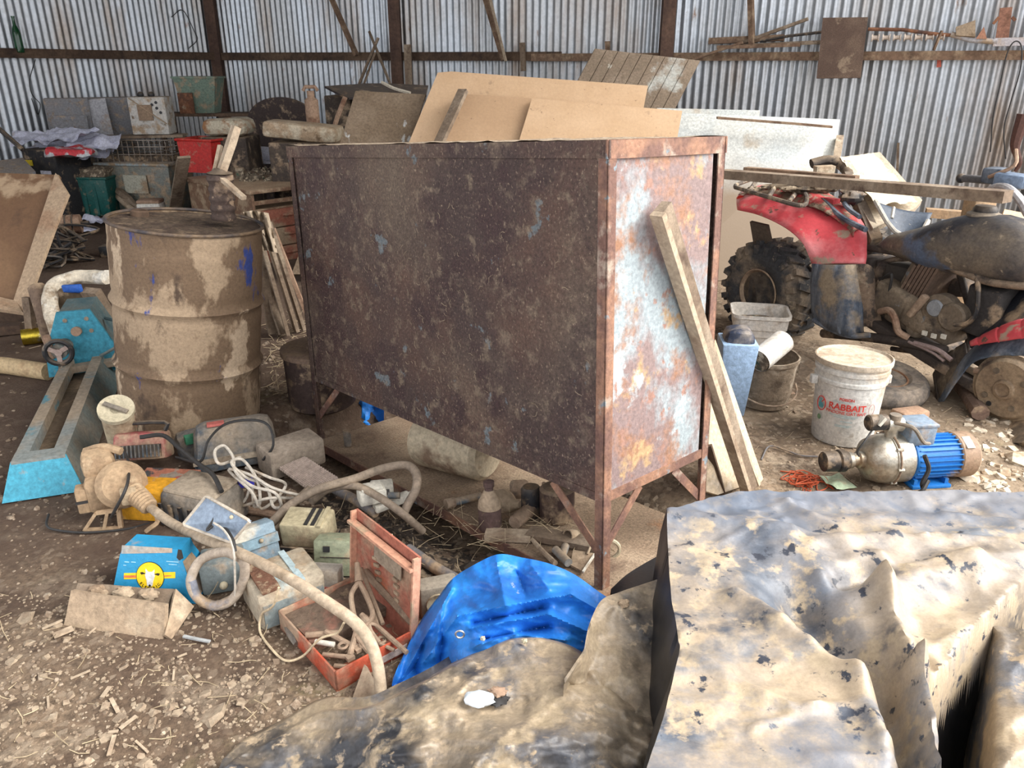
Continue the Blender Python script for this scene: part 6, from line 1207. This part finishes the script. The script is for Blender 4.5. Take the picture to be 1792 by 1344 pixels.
# frame and engine
for pts_, r in (([(1508,432,.2),(1560,440,.15),(1600,448,.12),(1680,475,.10),(1740,495,.08),(1850,505,.08)], .017), ([(1515,470,.22),(1560,455,.2),(1600,452,.18)], .014), ([(1540,458,.2),(1520,520,.2),(1500,560,.2)], .015), ([(1440,583,.08),(1520,590,.06),(1600,602,.05),(1655,614,.05)], .024), ([(1560,610,.2),(1620,620,.2),(1650,635,.2)], .012), ([(1680,480,.25),(1700,560,.25),(1690,620,.25)], .016), ([(1570,455,.3),(1530,500,.3)], .012)):
    qw(B().tube([Q(*p) for p in pts_], r, 10, sm=4)).o('frame_tube', tubem, qb)
def qbox(u, v, off, sx, sy, sz, nm, m, ry=0, bev=.01, dent=.004):
    b = B().box(Q(u, v, off), (sx, sy, sz), Rz(angq) @ MX.Rotation(ry, 4, 'Y'), bev=bev); b.cut(1)
    if dent: b.dent(dent, 14, u*.1)
    return qw(b).o(nm, m, qb)
def qcyl(u, v, off, r, w, nm, m, par=None):
    c = Q(u, v, off); return qw(B().lathe([(r*.85,0),(r,-.008),(r,-w)], 28, MX.Translation(c) @ nq.to_track_quat('Z','X').to_matrix().to_4x4())).o(nm, m, par or qb)
qbox(1590,528,.18,.26,.22,.15,'crankcase',engm,ry=.25,bev=.02); qbox(1640,560,.16,.26,.2,.12,'crankcase',engm,ry=.2,bev=.02); qbox(1580,550,.12,.14,.08,.11,'side_cover',engm,ry=.2,bev=.02)
cy = qbox(1628,480,.22,.13,.18,.22,'cylinder',engm,ry=.35)
for k in range(7):
    c = Q(1604+8.0*k, 494-1.5*k, .20); qw(B().box(c,(.012,.20,.22),Rz(angq) @ MX.Rotation(.35,4,'Y'))).o('cooling_fin', mat('dark_brown_fin', (.13,.085,.06),[(DUST,9,.55,.65)],rough=.8), cy)
qcyl(1640,548,.06,.085,.06,'clutch_cover',engm); qcyl(1634,540,.05,.040,.03,'grey_cap',mat('grey_alloy', (.24,.25,.26),[(DUST,7,.5,.62)],rough=.5)); qcyl(1663,556,.05,.065,.05,'starter_cover',engm); qcyl(1600,575,.07,.05,.05,'oil_filter',engm)
qbox(1560,505,.20,.13,.12,.07,'air_box',engm,ry=.3,bev=.02); qbox(1606,535,.04,.03,.04,.13,'gear_lever',toolm,ry=.5); qbox(1610,500,.28,.25,.25,.2,'engine_core',mat('dark_core', (.045,.037,.03),[(DUST,8,.58,.68)],rough=.9),dent=.01)
qbox(1545,475,.25,.10,.12,.14,'carburettor',tubem,dent=.02); qbox(1522,480,.22,.07,.10,.2,'rear_shock',tubem,dent=.025); qbox(1690,500,.35,.08,.14,.08,'hose_box',tubem,dent=.02); qbox(1738,540,.2,.16,.20,.22,'radiator_block',mat('dark_block', (.04,.035,.033),[(DUST,7,.56,.66)],rough=.8),dent=.02); qbox(1640,610,.2,.7,.3,.05,'belly_frame',tubem,ry=.25)
for pts_, r, m in (([(1540,545,.06),(1556,543,.03),(1566,558,.02),(1572,580,.03),(1590,592,.05)], .016, tanr), ([(1670,568,.05),(1692,566,.05),(1708,548,.05),(1712,510,.06),(1708,470,.1)], .011, black), ([(1540,490,.1),(1560,480,.06),(1555,515,.08),(1550,535,.1)], .007, wire_m), ([(1600,600,.03),(1640,612,.02),(1665,630,.02)], .011, mat('pinkish_rod', (.30,.22,.20),rough=.7)), ([(1590,598,.03),(1630,616,.02),(1652,632,.02)], .007, mat('pinkish_rod', (.30,.22,.20),rough=.7))):
    qw(B().tube([Q(*p) for p in pts_], r, 8, sm=5)).o('hose', m, qb)
for u, v in ((1618,583),(1634,588),(1651,589)):
    qw(B().box(Q(u, v, .02),(.022,.01,.02),Rz(angq))).o('white_peg', pw, qb)
# fuel tank, a lofted body
sec = [(1540,428,1), (1565,408,34), (1610,396,62), (1655,380,92), (1690,372,108), (1740,374,116), (1790,388,112), (1830,405,100), (1860,430,60)]
b = B(); rs = []
for u, vt, hp in sec:
    ct = Q(u, vt, .22); cb_ = Q(u, vt+hp, .22); ring = []
    wv = .04 + .13*min(1, hp/90)
    for k in range(20):
        a = 2*PI*k/20; s_, c_ = math.sin(a), math.cos(a); s2 = math.copysign(abs(s_)**.75, s_); c2 = math.copysign(abs(c_)**.8, c_)
        ring.append(b.v((ct+cb_)/2 + V((0,0,1))*((ct-cb_).z/2)*s2 + nq*wv*c2))
    rs.append(ring)
b.rings(rs); tk = qw(b).o('fuel_tank', mat('black_tank', (.03,.03,.036), [((.15,.12,.09),3,.42,.60),((.30,.24,.17),16,.60,.66),((.09,.12,.18),3,.58,.66)], rough=.4, bump=.2, bs=80), qb, ang=60)
qw(B().lathe([(.045,0),(.05,.01),(.05,.03),(.04,.045),(.0001,.05)], 20, MX.Translation(Q(1722,378,.22)) )).o('tank_cap', black, tk); qw(B().lathe([(.075,-.03),(.07,.01),(.05,.02)], 22, MX.Translation(Q(1722,378,.22)))).o('cap_neck', greym, tk)
# bars
gr_ = mat('grey_bar_grip', (.09,.085,.085), [((.25,.22,.19),8,.55,.64)], rough=.6)
qw(B().tube([Q(1683,312,.30), Q(1700,313,.29), Q(1735,316,.27)], .017, 10)).o('grip', gr_, qb); qw(B().ball(Q(1682,312,.30), .022)).o('grip_end', black, qb)
qw(B().tube([Q(1725,312,.27), Q(1760,318,.25), Q(1800,318,.22), Q(1850,330,.2)], .02, 10)).o('handlebar', gr_, qb); qbox(1742,308,.25,.09,.07,.07,'switch_block',navy,bev=.012,dent=.006); qbox(1775,316,.22,.13,.10,.06,'instrument_cover',mat('blue_grey_gloss', (.15,.20,.28),[(DUST,6,.56,.66)],rough=.35),bev=.015)
qw(B().tube([Q(1726,334,.15), Q(1745,326,.14), Q(1765,330,.12), Q(1785,350,.12), Q(1800,375,.12)], [.012,.02,.022,.026,.02], 9, sm=4)).o('brake_lever', mat('dull_white_metal', (.42,.40,.40),[(DUST,6,.55,.65)],rough=.4,metal=.4), qb); qw(B().tube([Q(1730,310,.2), Q(1775,290,.2), Q(1778,262,.25)], .008, 6, sm=4)).o('cable', tanr, qb)
# front fender and hub
strip([(1636,705),(1660,660),(1690,620),(1730,585),(1765,566),(1830,548)], [(1650,703),(1675,665),(1705,632),(1750,622),(1790,622),(1850,622)], [.06,.06,.05,.05,.05,.05], [-.0,-.02,-.04,-.05,-.05,-.05], 'front_fender', navy, bulge=.01)
strip([(1700,598),(1735,580),(1765,567),(1830,545)], [(1700,606),(1735,600),(1765,596),(1830,585)], [.03,.03,.02,.02], [-.03,-.05,-.06,-.06], 'fender_top', redf, bulge=.012); strip([(1690,575),(1730,545),(1790,505),(1840,500)], [(1700,610),(1735,588),(1770,570),(1840,545)], [.25,.25,.25,.25], [.05,.04,.03,.03], 'inner_fender', mat('black_fender', (.02,.022,.03),[(DUST,6,.56,.68)],rough=.5))
strip([(1634,655),(1642,640),(1658,620),(1690,600)], [(1642,712),(1652,690),(1668,660),(1695,632)], [.12,.12,.12,.12], [.02,.02,.02,.02], 'fender_skirt', mat('brown_black_plastic', (.07,.055,.045),[((.20,.15,.1),5,.5,.62)],rough=.7))
hc_ = Q(1757,682,.02)
hub = qw(B().lathe([(.148,-.05),(.15,-.03),(.135,-.026),(.13,-.01),(.12,.0),(.045,.002),(.04,.012),(.03,.014),(.027,.004),(.0001,.004)], 40, MX.Translation(hc_) @ nq.to_track_quat('Z','X').to_matrix().to_4x4(), jit=None)).o('brake_drum', mat('brown_drum_plate', (.20,.14,.09),[((.30,.22,.14),6,.48,.6),((.11,.07,.05),9,.58,.68)],rough=.7,bump=.3), qb)
Mh = MX.Translation(hc_) @ nq.to_track_quat('Z','X').to_matrix().to_4x4()
for k in range(4): qw(B().cyl(Mh @ V((.085*math.cos(k*PI/2+.6),.085*math.sin(k*PI/2+.6),-.002)), Mh @ V((.085*math.cos(k*PI/2+.6),.085*math.sin(k*PI/2+.6),.006)), .013, n=14)).o('stud_boss', engm, hub)
qw(B().cyl(Mh @ V((-.08,.045,-.002)), Mh @ V((-.08,.045,.004)), .011)).o('round_hole', wire_m, hub)
qbox(1700,640,.25,.3,.15,.06,'lower_arm',tubem,ry=.2); qbox(1760,640,.3,.2,.2,.1,'front_frame',mat('dark_core', (.045,.037,.03)),dent=.02); qw(B().tube([Q(1706,648,.05), Q(1730,650,.05), Q(1760,632,.05)], .015, 8, sm=3)).o('tie_rod', tanr, qb); qbox(1702,646,.1,.11,.04,.04,'pale_link',MATS['tan_label'],ry=.2)
# ================================================================ lying on the quad
t1 = [Q(1264,305,.45), Q(1800,347,.02)]
one(B().bar(Y(1263,304,4.25), Y(1764,345,3.05), .075, .045).cut(2).dent(.003,8), 'long_timber', grey_wood, 'longest grey brown timber lying across the quad from rack to handlebar', 'timber')
one(B().bar(Y(1305,297,4.35), Y(1500,313,3.9), .05, .03), 'short_timber', brown_wood, 'shorter thin timber just above the left end of the longest timber', 'timber')
tf = T('foam_tray', 'long grey tray filled with sunlit cream foam, tilted behind the quad', 'tray', Y(1560,380,4.1))
tp4 = [Y(1476,268,4.6), Y(1540,268,4.7), Y(1612,355,4.15), Y(1560,372,4.0)]
inw(B().slab([Y(1470,275,4.55), Y(1540,266,4.65), Y(1614,350,4.1), Y(1602,364,4.0), Y(1528,400,3.9), Y(1490,330,4.2)], .03), tf).o('tray_shell', mat('grey_tan_tray', (.42,.35,.26),[(MUD,6,.58,.68)],rough=.8), tf)
b = B(); n = 14
b.grid([[lerp(lerp(Y(1466,276,4.50), Y(1524,268,4.58), i/n), lerp(Y(1530,362,3.98), Y(1600,352,4.05), i/n), j/n) + V((0,-.03,.025*abs(frac((i*.3,j*.25,0),1,4)))) for i in range(n+1)] for j in range(n+1)])
inw(b, tf).o('cream_foam', mat('bright_cream_foam', (.80,.68,.46),[((.60,.45,.26),5,.58,.68)],rough=.9,bump=.5), tf)
inw(B().slab([Y(1478,300,4.3), Y(1492,300,4.3), Y(1545,415,3.85), Y(1525,420,3.85)], .06), tf).o('side_wall', mat('dark_tray_side', (.16,.125,.095),[(DUST,7,.5,.62)],rough=.85), tf)
one(B().tube([Y(1420,287,4.5), Y(1450,280,4.5), Y(1475,290,4.45), Y(1486,312,4.3)], [.03,.05,.05,.03], 10, sm=4).dent(.01,9), 'dark_seat_base', dirty('dark_seat', (.035,.028,.024), .3), 'dark curved seat base left of the foam tray', 'seat')
one(B().box(Y(1442,297,4.3),(.10,.06,.04)).dent(.01,20), 'cream_scrap', crm, 'small cream scrap lying before the dark seat base', 'scrap')
t = T('mudguard', 'navy mudguard with dusty rim lying upside down below the foam tray', 'mudguard', Y(1585,405,3.8))
b = B(); n = 12
def mg(i, j):
    s_, w_ = i/n, j/n; p0 = lerp(Y(1532,352,3.9), Y(1552,388,3.75), w_); p1 = lerp(Y(1632,372,3.85), Y(1616,402,3.7), w_)
    return lerp(p0, p1, s_) + V((0,0,-.05*math.sin(PI*s_)*(.3+.7*w_)))
b.grid([[mg(i, j) for i in range(n+1)] for j in range(n+1)]); o = inw(b, t).o('guard_shell', mat('slate_navy', (.045,.06,.085),[((.3,.28,.25),30,.66,.7)],rough=.45), t); md = o.modifiers.new('t','SOLIDIFY'); md.thickness = .008
inw(B().tube([mg(0,0), mg(0,6), mg(0,12), mg(3,12), mg(6,12), mg(9,12), mg(12,12), mg(12,6)], .012, 7), t).o('dusty_rim', mat('grey_dust_rim', (.46,.43,.37),rough=.8), t); inw(B().tube([mg(4,0), mg(3,6)], .008, 6), t).o('seam', MATS['grey_dust_rim'], t)
stick(Y(1620,372,5.6), Y(1700,378,5.5), .08, .06, mat('tan_beam', (.40,.27,.16),[(DUST,6,.5,.62)],rough=.85), 'timber_beam', 'tan beam low against the wall behind the tank', 'beam')
standbox(1709,1748,347,4.1,.12,'wooden_block',mat('tan_beam'  , (.40,.27,.16)),'upright tan block behind the tank cap','block')
one(B().slab([Y(1752,385,3.9), Y(1758,366,4.1), Y(1830,380,4.1), Y(1830,405,3.9)], .02, off=(0,0,-1)), 'plywood_sheet', mat('light_plywood', (.55,.37,.22),rough=.8), 'orange tan sheet at the right edge behind the tank', 'sheet')
stick(WB(1572,250,.05), WB(1570,306,.05), .03, .02, grey_wood, 'upright_stick', 'short brown stick standing against the wall behind the foam tray', 'stick')
sheetlet(gp(1700,560)+V((0,.1,.0)), .5, .5, .3, .05, 'pale_sheet', mat('pale_card', (.58,.47,.33),[(DUST,5,.56,.66)],rough=.9), 'pale cream sheet on the ground seen through the quad frame', 'sheet', seed=6)  # thin sheet that makes the pale patch behind the frame
# ================================================================ loose ground litter
chip = mat('dried_mud_chips', (.30,.235,.165), [((.22,.16,.11),40,.45,.6),((.42,.35,.265),25,.58,.66)], rough=.95, bump=.3, world=True)
peb = mat('brown_pebbles', (.20,.145,.10), [((.34,.27,.20),30,.5,.6),((.10,.07,.05),22,.58,.66)], rough=.95, bump=.3, world=True)
scatter(2600, (-60,1040,720,1400), .0050, 'mud_chips', chip, 'dried mud chips over the ground at the lower left', 'debris', seed=11)
scatter(45, (-40,1070,700,1340), .016, 'large_mud_flakes', chip, 'larger curled mud flakes on the ground at lower left', 'debris', seed=12, flat=.18)
scatter(1500, (-60,860,900,1250), .0055, 'small_stones', peb, 'small brown stones and clods around the pile', 'debris', seed=13)
scatter(900, (1240,600,1850,870), .007, 'mud_chips', chip, 'dried mud chips around pail and pump', 'debris', seed=14)
scatter(150, (1690,730,1850,870), .022, 'leaf_litter', mat('pale_flakes', (.55,.47,.36),[(DUST,12,.5,.6)],rough=.9), 'pale crumpled flakes right of the pump', 'debris', seed=15, flat=.22)
scatter(500, (-60,560,560,900), .012, 'mud_clods', peb, 'brown clods on the dark ground around the drum', 'debris', seed=16)
scatter(500, (380,560,1850,720), .012, 'mud_clods', peb, 'brown clods on the ground behind the cabinet and by the quad', 'debris', seed=17)
scatter(700, (560,850,930,1060), .013, 'shelf_debris', mat('dark_debris', (.035,.026,.02),[((.20,.15,.1),25,.52,.6)],rough=.95), 'dark debris in the hollow before the shelf', 'debris', seed=18, long=2.2)  # dark chips make the hollow darker
st = mat('dry_straw', (.42,.33,.21), rough=.9, bump=0)
straw(130, (-40,1040,720,1340), .045, 'straw', st, 'bits of straw strewn over the ground at the lower left', seed=2)
straw(220, (470,560,560,690), .09, 'straw', st, 'straw and splinters on the ground between drum and cabinet', seed=3, r0=.0014)
straw(140, (1240,700,1800,860), .05, 'straw', st, 'straw bits on the ground around the pump', seed=4, r0=.001)
straw(110, (560,860,1000,1010), .08, 'straw', st, 'straw tufts along the shelf front', seed=6, r0=.0012)
# straw lying on and hanging from the shelf
b = B(); r = random.Random(9)
for k in range(110):
    u, v = r.choice(((870,930),(930,920),(985,915),(1030,940),(760,905))); p = SH(u+r.gauss(0,28), v+r.gauss(0,14), .01)
    a = r.uniform(0,6.28); l = r.uniform(.03,.10); el = r.uniform(-.2,1.0) if r.random() < .4 else r.uniform(-.1,.2)
    b.tube([p, p+V((math.cos(a)*math.cos(el), math.sin(a)*math.cos(el), math.sin(el)))*l], .0009, 3, cap=False)
tag(b.o('straw', st, None, flat=True), 'straw tangled on the cabinet shelf', 'straw', kind='stuff')
b = B(); r = random.Random(4)
for k in range(34):
    u = r.uniform(40,560); v = r.uniform(1080,1330) if k < 14 else r.uniform(560,660); p = gp(u, v, .004); a = r.uniform(0,3.14); l = r.uniform(.02,.06)
    b.bar(p-V((math.cos(a),math.sin(a),0))*l*.5, p+V((math.cos(a),math.sin(a),.1))*l*.5, r.uniform(.004,.01), .003)
tag(b.o('wood_splinters', pale_wood, None, flat=True), 'pale wood splinters on the ground', 'debris', kind='stuff')
stick(G(95,1118,.01), G(130,1105,.012), .02, .006, pale_wood, 'bark_strip', 'pale bark strip just left of and below the broken box', 'strip')
stick(G(322,1118,.01), G(368,1128,.01), .008, .005, mat('metal_strip_grey', (.35,.36,.36), rough=.5), 'metal_strip', 'thin grey strip on the ground right of the broken box', 'strip')
one(B().slab([G(395,1058), G(440,1060), G(448,1090), G(420,1096)], .012, off=(0,0,-1)), 'mud_slab', mudc, 'flat mud slab on the ground under the hose ring', 'slab')
# white foam chunk on the front sheet
p = U(838, 1228, .235); one(B().ball(p+V((0,0,.008)), .026, (1.25,.8,.45), jit=.25, js=6), 'foam_chunk', mat('white_foam', (.62,.68,.72), rough=.8), 'white foam chunk on the torn black plastic at the bottom', 'foam')
p = U(870, 1212, .245); one(B().ball(p, .014, (1.3,.9,.6), jit=.5), 'mud_lump', tanr, 'brown lump at the torn hole above the foam chunk', 'lump')
p = U(868, 1225, .238); one(B().ball(p, .02, (1.2,.8,.25), jit=.5), 'torn_hole_edge', wire_m, 'black torn opening beside the foam chunk', 'tear')
p = U(1092, 1056, .295); one(B().ball(p, .012, (1,1,.7), jit=.6), 'mud_lump', mudc, 'pale lump stuck on the folded sheet', 'lump')
for i, (u, v, lb) in enumerate(((918,1122,'pale crumb on the rim of the torn plastic sheet'), (845,1118,'white crumb on the blue tarp by its eyelet'), (882,1340,'white crumb near the bottom edge'))): one(B().ball(U(u, v, .24 if i != 1 else .2), .006, jit=.5), 'crumb', cream, lb, 'crumb')
